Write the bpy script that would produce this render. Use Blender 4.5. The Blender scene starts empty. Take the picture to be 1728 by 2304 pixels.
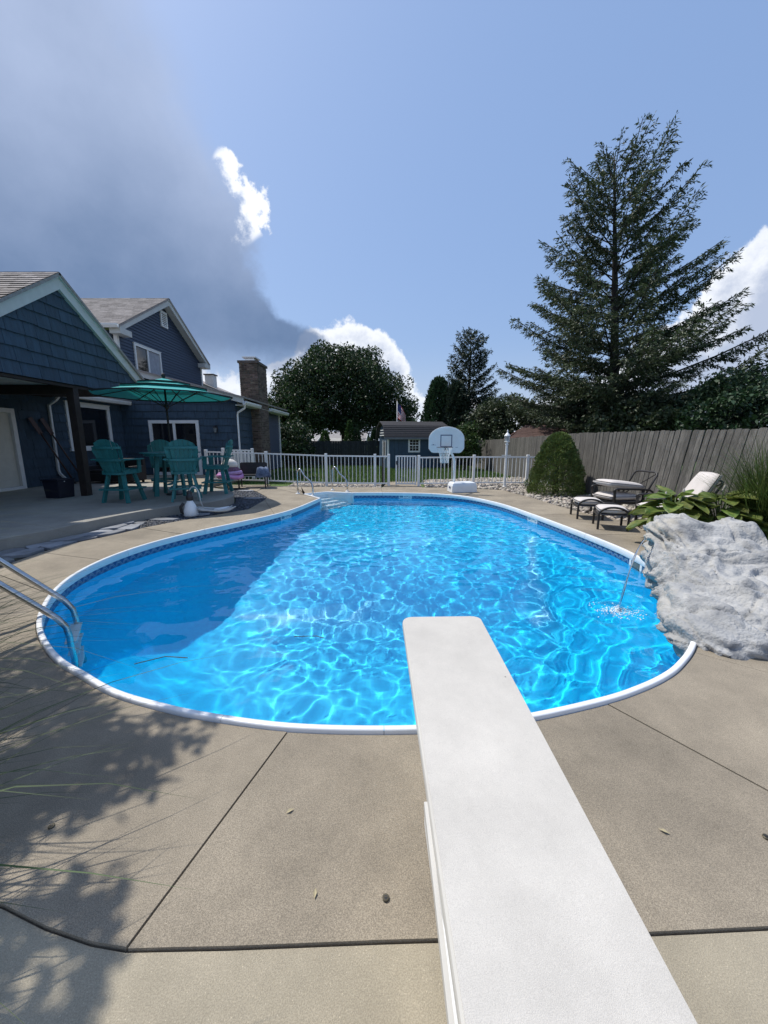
import bpy, math, random
import numpy as np
from mathutils import Vector, Matrix, noise
R = math.radians
random.seed(7); np.random.seed(7)
scene = bpy.context.scene
COL = scene.collection

# ------------------------------------------------------------------ camera
CAM_H, PITCH, FPX, CX, CY = 1.55, R(10.6), 864.0, 864.0, 1152.0
cam_data = bpy.data.cameras.new('camera')
cam_data.sensor_fit = 'HORIZONTAL'; cam_data.sensor_width = 36.0; cam_data.lens = 18.0
cam_data.clip_start = 0.02; cam_data.clip_end = 2000
camera = bpy.data.objects.new('camera', cam_data); COL.objects.link(camera)
camera.location = (0, 0, CAM_H); camera.rotation_euler = (math.pi/2 - PITCH, 0, 0)
scene.camera = camera

# ------------------------------------------------------------------ sky
SUN_VEC = Vector((-0.50, 0.30, 1.0)).normalized()
SUN_EL = math.asin(SUN_VEC.z); SUN_AZ = math.atan2(SUN_VEC.x, SUN_VEC.y)
world = bpy.data.worlds.new("World"); scene.world = world; world.use_nodes = True
def build_sky():
    nt = world.node_tree; nt.nodes.clear(); N = nt.nodes.new; L = nt.links.new
    def math_(op, a, b=None, clamp=False):
        n = N('ShaderNodeMath'); n.operation = op; n.use_clamp = clamp
        for i, s in enumerate((a, b)):
            if s is None: continue
            if isinstance(s, (int, float)): n.inputs[i].default_value = s
            else: L(s, n.inputs[i])
        return n.outputs[0]
    def curve(sock, lo, hi, pts, vlo, vhi):
        mr = N('ShaderNodeMapRange'); L(sock, mr.inputs[0]); mr.inputs[1].default_value = lo; mr.inputs[2].default_value = hi
        fc = N('ShaderNodeFloatCurve'); c = fc.mapping.curves[0]
        P = [((x-lo)/(hi-lo), (y-vlo)/(vhi-vlo)) for x, y in pts]
        while len(c.points) < len(P): c.points.new(0.5, 0.5)
        for p, (x, y) in zip(c.points, P): p.location = (x, y)
        fc.mapping.update(); L(mr.outputs[0], fc.inputs[1])
        return math_('ADD', math_('MULTIPLY', fc.outputs[0], vhi-vlo), vlo)
    def smooth(sock, lo, hi):
        mr = N('ShaderNodeMapRange'); mr.interpolation_type = 'SMOOTHSTEP'; L(sock, mr.inputs[0])
        mr.inputs[1].default_value = lo; mr.inputs[2].default_value = hi; return mr.outputs[0]
    def mixc(f, a, b):
        m = N('ShaderNodeMix'); m.data_type = 'RGBA'
        if isinstance(f, float): m.inputs[0].default_value = f
        else: L(f, m.inputs[0])
        for i, s in ((6, a), (7, b)):
            if isinstance(s, tuple): m.inputs[i].default_value = s + (1,)
            else: L(s, m.inputs[i])
        return m.outputs[2]
    tc = N('ShaderNodeTexCoord'); sep = N('ShaderNodeSeparateXYZ'); L(tc.outputs['Generated'], sep.inputs[0])
    az = math_('MULTIPLY', math_('ARCTAN2', sep.outputs[0], sep.outputs[1]), 57.29578)
    el = math_('MULTIPLY', math_('ARCSINE', sep.outputs[2]), 57.29578)
    def nz(scale, detail, rough=0.55):
        n = N('ShaderNodeTexNoise'); n.inputs['Scale'].default_value = scale; n.inputs['Detail'].default_value = detail
        n.inputs['Roughness'].default_value = rough; L(tc.outputs['Generated'], n.inputs['Vector'])
        return math_('SUBTRACT', n.outputs['Fac'], 0.5)
    big, mid, fine = nz(2.2, 3), nz(7, 8, 0.6), nz(24, 6, 0.65)
    lump = math_('ADD', math_('MULTIPLY', mid, 1.0), math_('MULTIPLY', fine, 0.45))
    sky = N('ShaderNodeTexSky'); sky.sky_type = 'NISHITA'; sky.sun_disc = False
    sky.sun_elevation = SUN_EL; sky.sun_rotation = SUN_AZ; sky.air_density = 1.15; sky.dust_density = 2.2; sky.ozone_density = 2.2
    base = mixc(0.5, sky.outputs[0], (3.2, 5.0, 8.9))
    hz = smooth(el, 14.0, -1.0)
    base = mixc(math_('MULTIPLY', hz, 0.55), base, (5.6, 6.4, 7.9))
    # tall cumulus on the horizon: top height by azimuth
    top = curve(az, -180, 180, [(-180, 9), (-140, 13), (-110, 9), (-80, 14), (-50, 12), (-24, 9.5), (-17, 10), (-9, 15.5), (-3, 16.2), (2, 13.0), (5, 7.5), (12, 5.0), (23, 5.5), (28, 8.5), (32, 11.5), (36, 14.5), (44, 19.5), (60, 15), (90, 10), (130, 14), (180, 9)], 0, 40)
    dtop = math_('SUBTRACT', math_('ADD', top, math_('MULTIPLY', lump, 11.0)), el)
    m_cu = smooth(dtop, 0.0, 1.3)
    sh_cu = smooth(math_('ADD', dtop, math_('MULTIPLY', lump, 9.0)), 1.0, 8.0)
    c_cu = mixc(sh_cu, (9.3, 9.5, 9.9), (4.6, 5.2, 6.6))
    base = mixc(math_('MULTIPLY', m_cu, math_('ADD', 0.9, math_('MULTIPLY', hz, -0.25))), base, c_cu)
    # large storm cloud left of a slanting edge
    edge = curve(el, -10, 90, [(-10, -22), (5, -21), (9, -15), (13.5, -8.5), (16.5, -13.5), (21, -15.0), (27, -15.5), (33, -21), (40, -26.5), (55, -38), (75, -60), (90, -80)], -90, 10)
    wisp = nz(3.6, 6, 0.62)
    dz = math_('SUBTRACT', math_('ADD', edge, math_('ADD', math_('MULTIPLY', lump, 9.0), math_('MULTIPLY', wisp, 10.0))), az)
    far_side = smooth(az, -165.0, -135.0)
    soft = curve(el, -10, 90, [(-10, 2.5), (14, 2.5), (22, 4.0), (35, 9.0), (60, 14.0), (90, 16.0)], 0, 20)
    m_st = smooth(math_('DIVIDE', dz, soft), -0.25, 1.0)
    m_st = math_('MULTIPLY', m_st, far_side)
    m_st = math_('MULTIPLY', m_st, smooth(math_('ADD', el, math_('MULTIPLY', lump, 6.0)), 6.0, 13.0))
    dark = curve(el, -10, 90, [(-10, 0.34), (8, 0.28), (14, 0.05), (20, 0.20), (28, 0.50), (38, 0.72), (50, 0.78), (90, 0.85)], 0, 1)
    billow = math_('ADD', math_('MULTIPLY', big, 0.9), math_('MULTIPLY', mid, 0.5))
    dark = math_('ADD', dark, math_('MULTIPLY', billow, 0.9), clamp=True)
    c_st = mixc(dark, (1.25, 1.95, 3.4), (4.7, 5.6, 7.7))
    base = mixc(math_('MULTIPLY', m_st, 0.93), base, c_st)
    # sunlit fringes along its edge
    dr = math_('ADD', math_('SUBTRACT', math_('ADD', edge, math_('MULTIPLY', wisp, 8.0)), az), math_('MULTIPLY', lump, 16.0))
    band = math_('MULTIPLY', smooth(dr, -0.3, 0.9), smooth(dr, 4.2, 1.8))
    spot = smooth(nz(6.1, 2), 0.02, 0.08)
    band = math_('MULTIPLY', math_('MULTIPLY', band, spot), math_('MULTIPLY', smooth(el, 22.0, 25.0), far_side))
    base = mixc(math_('MULTIPLY', band, 0.92), base, (9.6, 9.8, 10.2))
    bg = N('ShaderNodeBackground'); bg.inputs[1].default_value = 0.113; L(base, bg.inputs[0])
    out = N('ShaderNodeOutputWorld'); L(bg.outputs[0], out.inputs[0])
build_sky()

# ------------------------------------------------------------------ sun and exposure
sun = bpy.data.lights.new('sun', 'SUN'); sun.energy = 4.3; sun.angle = R(0.5); sun.color = (1.0, 0.955, 0.88)
sun_obj = bpy.data.objects.new('sun', sun); COL.objects.link(sun_obj)
sun_obj.rotation_euler = (-SUN_VEC).to_track_quat('-Z', 'Y').to_euler(); sun_obj.location = (-10, 6, 20)
sun.cycles.is_caustics_light = True
scene.view_settings.view_transform = 'Standard'; scene.view_settings.look = 'None'
scene.view_settings.exposure = 0.0; scene.view_settings.gamma = 1.0; scene.view_settings.use_curve_mapping = False
scene.cycles.max_bounces = 10; scene.cycles.transparent_max_bounces = 16
scene.cycles.use_denoising = True

# ------------------------------------------------------------------ helpers
def ray(px, py):
    x = (px-CX)/FPX; d = (py-CY)/FPX; c, s = math.cos(PITCH), math.sin(PITCH)
    return Vector((x, c - d*s, -(s + d*c)))
def gp(px, py, z=0.0):                       # the point of a level plane seen at a photograph pixel
    r = ray(px, py); t = (z-CAM_H)/r.z
    return Vector((r.x*t, r.y*t, z))
def atY(px, py, Y):
    r = ray(px, py); t = Y/r.y
    return Vector((r.x*t, Y, CAM_H + r.z*t))
def atX(px, py, X):
    r = ray(px, py); t = X/r.x
    return Vector((X, r.y*t, CAM_H + r.z*t))

class MB:
    def __init__(self): self.v = []; self.f = []
    def add(self, vs, fs):
        b = len(self.v); self.v += [tuple(p) for p in vs]; self.f += [tuple(b+i for i in q) for q in fs]; return self
    def box(self, c, s, rot=None, taper=1.0):
        hx, hy, hz = s[0]/2, s[1]/2, s[2]/2
        P = [Vector((sx*hx*(taper if sz > 0 else 1), sy*hy*(taper if sz > 0 else 1), sz*hz)) for sz in (-1, 1) for sx, sy in ((-1, -1), (1, -1), (1, 1), (-1, 1))]
        M = rot if rot is not None else Matrix.Identity(3)
        P = [M @ p + Vector(c) for p in P]
        return self.add(P, [(3, 2, 1, 0), (4, 5, 6, 7), (0, 1, 5, 4), (1, 2, 6, 5), (2, 3, 7, 6), (3, 0, 4, 7)])
    def bar(self, a, b, w, h=None, up=(0, 0, 1)):
        a, b = Vector(a), Vector(b); d = b-a; L_ = d.length; z = d.normalized(); h = h or w
        u = Vector(up); x = u.cross(z)
        if x.length < 1e-4: x = Vector((1, 0, 0)).cross(z)
        x.normalize(); y = z.cross(x)
        return self.box((a+b)/2, (w, h, L_), Matrix((x, y, z)).transposed())
    def tube(self, pts, rad, n=8, cap=True):
        pts = [Vector(p) for p in pts]; m = len(pts); b = len(self.v)
        rads = rad if isinstance(rad, (list, tuple)) else [rad]*m
        px = None
        for i, p in enumerate(pts):
            t = (pts[min(i+1, m-1)] - pts[max(i-1, 0)]).normalized()
            if px is None:
                px = t.orthogonal().normalized()
            else:
                px = px - t*px.dot(t)
                px = px.normalized() if px.length > 1e-6 else t.orthogonal().normalized()
            py = t.cross(px)
            for k in range(n):
                a = 2*math.pi*k/n; self.v.append(tuple(p + (px*math.cos(a) + py*math.sin(a))*rads[i]))
        for i in range(m-1):
            for k in range(n):
                k2 = (k+1) % n; self.f.append((b+i*n+k, b+i*n+k2, b+(i+1)*n+k2, b+(i+1)*n+k))
        if cap:
            self.f.append(tuple(b+k for k in reversed(range(n)))); self.f.append(tuple(b+(m-1)*n+k for k in range(n)))
        return self
    def lathe(self, prof, c=(0, 0, 0), n=20, axis=None):
        b = len(self.v); M = axis if axis is not None else Matrix.Identity(3); c = Vector(c)
        for r, z in prof:
            for k in range(n):
                a = 2*math.pi*k/n; self.v.append(tuple(M @ Vector((r*math.cos(a), r*math.sin(a), z)) + c))
        for i in range(len(prof)-1):
            for k in range(n):
                k2 = (k+1) % n; self.f.append((b+i*n+k, b+i*n+k2, b+(i+1)*n+k2, b+(i+1)*n+k))
        self.f.append(tuple(b+k for k in reversed(range(n)))); self.f.append(tuple(b+(len(prof)-1)*n+k for k in range(n)))
        return self
    def prism(self, poly, o, u, v, n, depth):      # polygon in the (u, v) plane at o, from -depth to 0 along n
        o, u, v, n = Vector(o), Vector(u), Vector(v), Vector(n); m = len(poly)
        top = [o + u*x + v*y for x, y in poly]; bot = [p - n*depth for p in top]
        ccw = u.cross(v).dot(n) > 0
        A = sum(poly[i][0]*poly[(i+1) % m][1] - poly[(i+1) % m][0]*poly[i][1] for i in range(m)) > 0
        if A != ccw: top.reverse(); bot.reverse()
        return self.add(top+bot, [tuple(range(m)), tuple(reversed(range(m, 2*m)))] + [(i, i+m, (i+1) % m+m, (i+1) % m) for i in range(m)])
    def mesh(self, name):
        me = bpy.data.meshes.new(name); me.from_pydata(self.v, [], self.f); me.update(); return me
    def build(self, name, mat, parent=None, smooth=False, bevel=0, loc=None):
        o = mesh_obj(name, self.mesh(name), mat, parent, smooth, bevel)
        if loc is not None: o.location = loc
        return o

def mesh_obj(name, me, mat, parent=None, smooth=False, bevel=0):
    o = bpy.data.objects.new(name, me); COL.objects.link(o)
    if mat is not None and len(me.materials) == 0: me.materials.append(mat)
    if smooth: me.shade_smooth()
    if bevel:
        m = o.modifiers.new('bevel', 'BEVEL'); m.width = bevel; m.segments = 2; m.limit_method = 'ANGLE'
    if parent is not None: o.parent = parent
    return o
def empty(name, loc=(0, 0, 0), rz=0, label=None, cat=None, group=None):
    o = bpy.data.objects.new(name, None); COL.objects.link(o); o.location = loc; o.rotation_euler = (0, 0, rz); o.empty_display_size = 0.1
    if label: tag(o, label, cat, group)
    return o
def tag(o, label=None, cat=None, group=None, kind=None):
    if label: o['label'] = label
    if cat: o['category'] = cat
    if group: o['group'] = group
    if kind: o['kind'] = kind
    return o
def copy_tree(o, parent=None):
    c = o.copy(); COL.objects.link(c); c.parent = parent
    for ch in list(o.children): copy_tree(ch, c)
    return c
def clip_poly(poly, a, b, c):                 # keep a*x + b*y <= c
    out = []
    for i in range(len(poly)):
        p, q = poly[i], poly[(i+1) % len(poly)]
        dp, dq = a*p[0]+b*p[1]-c, a*q[0]+b*q[1]-c
        if dp <= 0: out.append(p)
        if dp*dq < 0:
            t = dp/(dp-dq); out.append((p[0]+(q[0]-p[0])*t, p[1]+(q[1]-p[1])*t))
    return out
def area(poly): return abs(sum(poly[i][0]*poly[(i+1) % len(poly)][1] - poly[(i+1) % len(poly)][0]*poly[i][1] for i in range(len(poly))))/2 if len(poly) > 2 else 0
def minus_rects(poly, rects):
    parts = [poly]
    for (x0, x1, y0, y1) in rects:
        nxt = []
        for p in parts:
            xs = [q[0] for q in p]; ys = [q[1] for q in p]
            if max(xs) <= x0 or min(xs) >= x1 or max(ys) <= y0 or min(ys) >= y1: nxt.append(p); continue
            nxt.append(clip_poly(p, 1, 0, x0)); nxt.append(clip_poly(p, -1, 0, -x1))
            m = clip_poly(clip_poly(p, -1, 0, -x0), 1, 0, x1)
            if m: nxt.append(clip_poly(m, 0, 1, y0)); nxt.append(clip_poly(m, 0, -1, -y1))
        parts = [p for p in nxt if len(p) > 2 and area(p) > 2e-4]
    return parts
def spline(P, per=8, closed=True):
    P = [Vector(p) for p in P]; n = len(P); out = []
    for i in range(n if closed else n-1):
        if closed: a, b, c, d = P[(i-1) % n], P[i], P[(i+1) % n], P[(i+2) % n]
        else: a, b, c, d = P[max(i-1, 0)], P[i], P[i+1], P[min(i+2, n-1)]
        for k in range(per):
            t = k/per
            out.append(0.5*((2*b) + (c-a)*t + (2*a-5*b+4*c-d)*t*t + (3*b-a-3*c+d)*t**3))
    if not closed: out.append(P[-1])
    return out

# ------------------------------------------------------------------ materials
MATS = {}
def pm(name, col, rough=0.6, var=0.15, scale=6.0, bump=0.0, bscale=40.0, rand=0.0, island=0.0, metal=0.0, spec=0.5, stretch=(1, 1, 1), col2=None, sheen=0, trans=0.0, detail=4.0, hue=0.0):
    m = bpy.data.materials.new(name); m.use_nodes = True; nt = m.node_tree; N = nt.nodes.new; L = nt.links.new
    P = nt.nodes['Principled BSDF']; P.inputs['Roughness'].default_value = rough; P.inputs['Metallic'].default_value = metal
    P.inputs['Specular IOR Level'].default_value = spec
    tc = N('ShaderNodeTexCoord'); mp = N('ShaderNodeMapping'); mp.inputs['Scale'].default_value = stretch
    oi = N('ShaderNodeObjectInfo')
    ad = N('ShaderNodeVectorMath'); ad.operation = 'ADD'; L(tc.outputs['Object'], mp.inputs[0]); L(mp.outputs[0], ad.inputs[0])
    sc_ = N('ShaderNodeVectorMath'); sc_.operation = 'SCALE'; sc_.inputs[0].default_value = (13.7, 7.1, 3.3); L(oi.outputs['Random'], sc_.inputs['Scale']); L(sc_.outputs[0], ad.inputs[1])
    nz = N('ShaderNodeTexNoise'); nz.inputs['Scale'].default_value = scale; nz.inputs['Detail'].default_value = detail; nz.inputs['Roughness'].default_value = 0.62
    L(ad.outputs[0], nz.inputs['Vector'])
    c2 = col2 if col2 else tuple(min(1, c*(1+var)) for c in col); c1 = col if col2 else tuple(c*(1-var) for c in col)
    rp = N('ShaderNodeMapRange'); rp.inputs[1].default_value = 0.3; rp.inputs[2].default_value = 0.7; L(nz.outputs['Fac'], rp.inputs[0])
    mx = N('ShaderNodeMix'); mx.data_type = 'RGBA'; mx.inputs[6].default_value = c1+(1,); mx.inputs[7].default_value = c2+(1,); L(rp.outputs[0], mx.inputs[0])
    o = mx.outputs[2]
    def jitter(sock, amt, o):
        hs = N('ShaderNodeHueSaturation'); L(o, hs.inputs['Color'])
        mr = N('ShaderNodeMapRange'); mr.inputs[3].default_value = 1-amt; mr.inputs[4].default_value = 1+amt; L(sock, mr.inputs[0]); L(mr.outputs[0], hs.inputs['Value'])
        if hue:
            m2 = N('ShaderNodeMath'); m2.operation = 'MULTIPLY'; m2.inputs[1].default_value = 7.31; L(sock, m2.inputs[0])
            fr = N('ShaderNodeMath'); fr.operation = 'FRACT'; L(m2.outputs[0], fr.inputs[0])
            m3 = N('ShaderNodeMapRange'); m3.inputs[3].default_value = 0.5-hue; m3.inputs[4].default_value = 0.5+hue; L(fr.outputs[0], m3.inputs[0]); L(m3.outputs[0], hs.inputs['Hue'])
        return hs.outputs[0]
    if rand: o = jitter(oi.outputs['Random'], rand, o)
    if island:
        g = N('ShaderNodeNewGeometry'); o = jitter(g.outputs['Random Per Island'], island, o)
    L(o, P.inputs['Base Color'])
    if bump:
        nb = N('ShaderNodeTexNoise'); nb.inputs['Scale'].default_value = bscale; nb.inputs['Detail'].default_value = 5; L(ad.outputs[0], nb.inputs['Vector'])
        bp = N('ShaderNodeBump'); bp.inputs['Strength'].default_value = bump; bp.inputs['Distance'].default_value = 0.02; L(nb.outputs['Fac'], bp.inputs['Height']); L(bp.outputs[0], P.inputs['Normal'])
    if trans:
        nt.nodes.remove(nt.nodes['Material Output']); out = N('ShaderNodeOutputMaterial')
        tr = N('ShaderNodeBsdfTranslucent'); L(o, tr.inputs[0]); ms = N('ShaderNodeMixShader'); ms.inputs[0].default_value = trans
        L(P.outputs[0], ms.inputs[1]); L(tr.outputs[0], ms.inputs[2]); L(ms.outputs[0], out.inputs[0])
    MATS[name] = m; return m

def concrete(name, col, speck=0.6, stain=0.36):
    m = pm(name, col, 0.85, 0.10, 1.3, 0.35, 330.0, rand=0.05)
    nt = m.node_tree; N = nt.nodes.new; L = nt.links.new; P = nt.nodes['Principled BSDF']
    src = P.inputs['Base Color'].links[0].from_socket
    tc = N('ShaderNodeTexCoord')
    n1 = N('ShaderNodeTexNoise'); n1.inputs['Scale'].default_value = 260; n1.inputs['Detail'].default_value = 2; L(tc.outputs['Object'], n1.inputs[0])
    r1 = N('ShaderNodeMapRange'); r1.inputs[1].default_value = 0.35; r1.inputs[2].default_value = 0.65; r1.inputs[3].default_value = 1-speck*0.45; r1.inputs[4].default_value = 1+speck*0.45; L(n1.outputs['Fac'], r1.inputs[0])
    v = N('ShaderNodeTexVoronoi'); v.inputs['Scale'].default_value = 75; L(tc.outputs['Object'], v.inputs['Vector'])
    r2 = N('ShaderNodeMapRange'); r2.inputs[1].default_value = 0.10; r2.inputs[2].default_value = 0.16; r2.inputs[3].default_value = 1.35; r2.inputs[4].default_value = 1.0; L(v.outputs['Distance'], r2.inputs[0])
    n3 = N('ShaderNodeTexNoise'); n3.inputs['Scale'].default_value = 0.9; n3.inputs['Detail'].default_value = 7; n3.inputs['Roughness'].default_value = 0.7; L(tc.outputs['Object'], n3.inputs[0])
    r3 = N('ShaderNodeMapRange'); r3.inputs[1].default_value = 0.3; r3.inputs[2].default_value = 0.7; r3.inputs[3].default_value = 1-stain; r3.inputs[4].default_value = 1+stain*0.6; L(n3.outputs['Fac'], r3.inputs[0])
    a = N('ShaderNodeMath'); a.operation = 'MULTIPLY'; L(r1.outputs[0], a.inputs[0]); L(r2.outputs[0], a.inputs[1])
    b = N('ShaderNodeMath'); b.operation = 'MULTIPLY'; L(a.outputs[0], b.inputs[0]); L(r3.outputs[0], b.inputs[1])
    vm = N('ShaderNodeVectorMath'); vm.operation = 'SCALE'; L(src, vm.inputs[0]); L(b.outputs[0], vm.inputs['Scale']); L(vm.outputs[0], P.inputs['Base Color'])
    return m

M_conc = concrete('deck_concrete', (0.290, 0.246, 0.184))
M_patio = concrete('patio_concrete', (0.30, 0.285, 0.25), 0.3, 0.2)
M_soil = pm('dark_soil', (0.045, 0.038, 0.03), 0.95, 0.4, 8, 0.6, 40)
M_lawn = pm('lawn_soil', (0.07, 0.12, 0.025), 0.95, 0.4, 3.0, 0.5, 60)
M_blade = pm('grass_blade', (0.06, 0.115, 0.02), 0.7, 0.3, 2.0, island=0.35, hue=0.02, trans=0.25)
M_white = pm('white_paint', (0.74, 0.75, 0.75), 0.45, 0.05, 5)
M_coping = pm('white_coping', (0.78, 0.79, 0.80), 0.35, 0.05, 4, 0.05, 30)
M_steel = pm('stainless_steel', (0.52, 0.53, 0.54), 0.22, 0.06, 8, metal=1.0)
M_black = pm('black_metal', (0.022, 0.022, 0.025), 0.45, 0.2, 10)
M_glassdark = pm('window_glass', (0.010, 0.012, 0.016), 0.04, 0.1, 2, spec=0.6)
# ================================================================== POOL
RIM_Z, WATER_Z = 0.03, -0.15
def V2(p): return Vector((p[0], p[1], 0))
P1, Q1, Q2, P2 = Vector((-1.72, 10.22, 0)), Vector((-2.32, 11.08, 0)), Vector((-1.72, 11.52, 0)), Vector((-0.93, 11.30, 0))
left_rim = [(-2.0, 8.75), (-2.28, 7.95), (-2.84, 7.0), (-3.30, 6.23), (-3.58, 5.51), (-3.67, 4.85), (-3.60, 4.25), (-3.40, 3.73), (-3.13, 3.29), (-2.88, 2.98), (-2.59, 2.71), (-2.30, 2.49), (-2.02, 2.33), (-1.67, 2.14), (-1.30, 2.01), (-0.99, 1.93), (-0.52, 1.85), (0.0, 1.83), (0.42, 1.855), (0.84, 1.93), (1.33, 2.07), (1.61, 2.18), (1.85, 2.30), (2.06, 2.44), (2.36, 2.70), (2.75, 3.15), (3.08, 3.70), (3.30, 4.25), (3.40, 4.85), (3.42, 5.53), (3.30, 6.7), (3.13, 7.92), (2.90, 9.20), (2.50, 10.2), (2.05, 10.75), (1.40, 11.10), (0.63, 11.27), (-0.2, 11.33)]
main = spline([P1] + [V2(p) for p in left_rim] + [P2], 5, closed=False)          # from P1 round the near end to P2
niche = [P2.lerp(Q2, k/4) for k in range(1, 5)] + [Q2.lerp(Q1, k/4) for k in range(1, 5)] + [Q1.lerp(P1, k/5) for k in range(1, 5)]
RIM = main + niche; NR = len(RIM); NM = len(main)
def offset_loop(L_, d):
    n = len(L_); out = []
    for i in range(n):
        a, b, c = L_[(i-1) % n], L_[i], L_[(i+1) % n]
        n1 = Vector((b.y-a.y, a.x-b.x, 0)); n2 = Vector((c.y-b.y, b.x-c.x, 0))
        n1.normalize(); n2.normalize(); m = n1+n2
        m = m.normalized() if m.length > 1e-3 else n1
        k = 1/max(0.6, m.dot(n1)); out.append(b + m*d*k)
    return out
_a = sum(RIM[i].x*RIM[(i+1) % NR].y - RIM[(i+1) % NR].x*RIM[i].y for i in range(NR))
OUTW = 1.0 if _a > 0 else -1.0              # offset_loop with this sign goes outwards
def loop_at(d, z):
    return [Vector((p.x, p.y, z)) for p in offset_loop(RIM, d*OUTW)]

def liner_material(name, wall):
    m = bpy.data.materials.new(name); m.use_nodes = True; nt = m.node_tree; N = nt.nodes.new; L = nt.links.new
    P = nt.nodes['Principled BSDF']; P.inputs['Roughness'].default_value = 0.4
    tc = N('ShaderNodeTexCoord')
    v = N('ShaderNodeTexVoronoi'); v.inputs['Scale'].default_value = 26; L(tc.outputs['Object'], v.inputs['Vector'])
    nz = N('ShaderNodeTexNoise'); nz.inputs['Scale'].default_value = 16; nz.inputs['Detail'].default_value = 6; L(tc.outputs['Object'], nz.inputs['Vector'])
    mx = N('ShaderNodeMix'); mx.data_type = 'RGBA'; L(nz.outputs['Fac'], mx.inputs[0])
    mx.inputs[6].default_value = (0.006, 0.45, 0.78, 1); mx.inputs[7].default_value = (0.012, 0.64, 0.91, 1)
    o = mx.outputs[2]
    if wall:
        uv = N('ShaderNodeUVMap'); sp = N('ShaderNodeSeparateXYZ'); L(uv.outputs[0], sp.inputs[0])
        def mt(op, a, b=None):
            n = N('ShaderNodeMath'); n.operation = op
            for i, q in enumerate((a, b)):
                if q is None: continue
                if isinstance(q, (int, float)): n.inputs[i].default_value = q
                else: L(q, n.inputs[i])
            return n.outputs[0]
        u, z = sp.outputs[0], sp.outputs[1]
        cell = 0.125
        fx = mt('ABSOLUTE', mt('MULTIPLY', mt('SUBTRACT', mt('FRACT', mt('DIVIDE', u, cell)), 0.5), 2.0))      # 0 centre .. 1 edge
        arch = mt('SUBTRACT', -0.082, mt('MULTIPLY', mt('POWER', fx, 1.7), 0.075))                             # height of the arch line
        line1 = mt('LESS_THAN', mt('ABSOLUTE', mt('SUBTRACT', z, arch)), 0.0045)
        arch2 = mt('SUBTRACT', -0.105, mt('MULTIPLY', mt('POWER', mt('MULTIPLY', fx, 1.5), 1.8), 0.06))
        line2 = mt('MULTIPLY', mt('LESS_THAN', mt('ABSOLUTE', mt('SUBTRACT', z, arch2)), 0.004), mt('GREATER_THAN', z, -0.165))
        ln = mt('MAXIMUM', line1, line2)
        band = mt('GREATER_THAN', z, -0.175)
        n2 = N('ShaderNodeTexNoise'); n2.inputs['Scale'].default_value = 60; n2.inputs['Detail'].default_value = 3; L(tc.outputs['Object'], n2.inputs['Vector'])
        bm = N('ShaderNodeMix'); bm.data_type = 'RGBA'; L(n2.outputs['Fac'], bm.inputs[0]); bm.inputs[6].default_value = (0.008, 0.035, 0.15, 1); bm.inputs[7].default_value = (0.02, 0.11, 0.30, 1)
        top = mt('GREATER_THAN', z, -0.035)
        tm = N('ShaderNodeMix'); tm.data_type = 'RGBA'; L(top, tm.inputs[0]); L(bm.outputs[2], tm.inputs[6]); tm.inputs[7].default_value = (0.01, 0.10, 0.24, 1)
        am = N('ShaderNodeMix'); am.data_type = 'RGBA'; L(ln, am.inputs[0]); L(tm.outputs[2], am.inputs[6]); am.inputs[7].default_value = (0.34, 0.50, 0.58, 1)
        fm = N('ShaderNodeMix'); fm.data_type = 'RGBA'; L(band, fm.inputs[0]); L(o, fm.inputs[6]); L(am.outputs[2], fm.inputs[7]); o = fm.outputs[2]
    L(o, P.inputs['Base Color']); return m
M_liner = liner_material('vinyl_pool_liner', False); M_linerwall = liner_material('printed_pool_liner', True)
M_step = pm('white_step_plastic', (0.72, 0.76, 0.78), 0.35, 0.06, 4)

pool = empty('pool', (0, 0, 0)); tag(pool, kind='structure')
# wall
mb = MB(); us = [0.0]
for i in range(1, NM): us.append(us[-1] + (main[i]-main[i-1]).length)
ZS = [0.0, -0.06, -0.175, -0.6, -1.10]
for z in ZS: mb.v += [(p.x, p.y, z) for p in main]
uvs = []
for k in range(len(ZS)-1):
    for i in range(NM-1):
        q = (k*NM+i, (k+1)*NM+i, (k+1)*NM+i+1, k*NM+i+1); mb.f.append(q)
        uvs += [(us[i], ZS[k]), (us[i], ZS[k+1]), (us[i+1], ZS[k+1]), (us[i+1], ZS[k])]
wall_o = mb.build('pool_wall', M_linerwall, pool, smooth=True)
uvl = wall_o.data.uv_layers.new(name='UVMap'); uvl.data.foreach_set('uv', np.array(uvs, dtype=np.float32).ravel())
wall_o.cycles.is_caustics_receiver = True
# floor: inset rings that fall away to the diving hopper
mb = MB(); C0 = Vector((0.25, 6.2, 0)); SS = [1, .96, .9, .84, .77, .69, .6, .5, .4, .28, .14, 0.0]
FL = main; nf = len(FL)
def depth_at(p, dist):
    deep = 2.35 if p.y < 5.4 else max(1.10, 2.35 - (p.y-5.4)*0.52)
    return min(deep, 1.10 + max(0, dist-0.08)*1.25)
for s in SS:
    for p in FL:
        q = C0 + (p-C0)*s; mb.v.append((q.x, q.y, -depth_at(q, (p-q).length)))
for k in range(len(SS)-1):
    for i in range(nf):
        j = (i+1) % nf; mb.f.append((k*nf+i, k*nf+j, (k+1)*nf+j, (k+1)*nf+i))
floor_o = mb.build('pool_floor', M_liner, pool, smooth=True); floor_o.cycles.is_caustics_receiver = True
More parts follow.
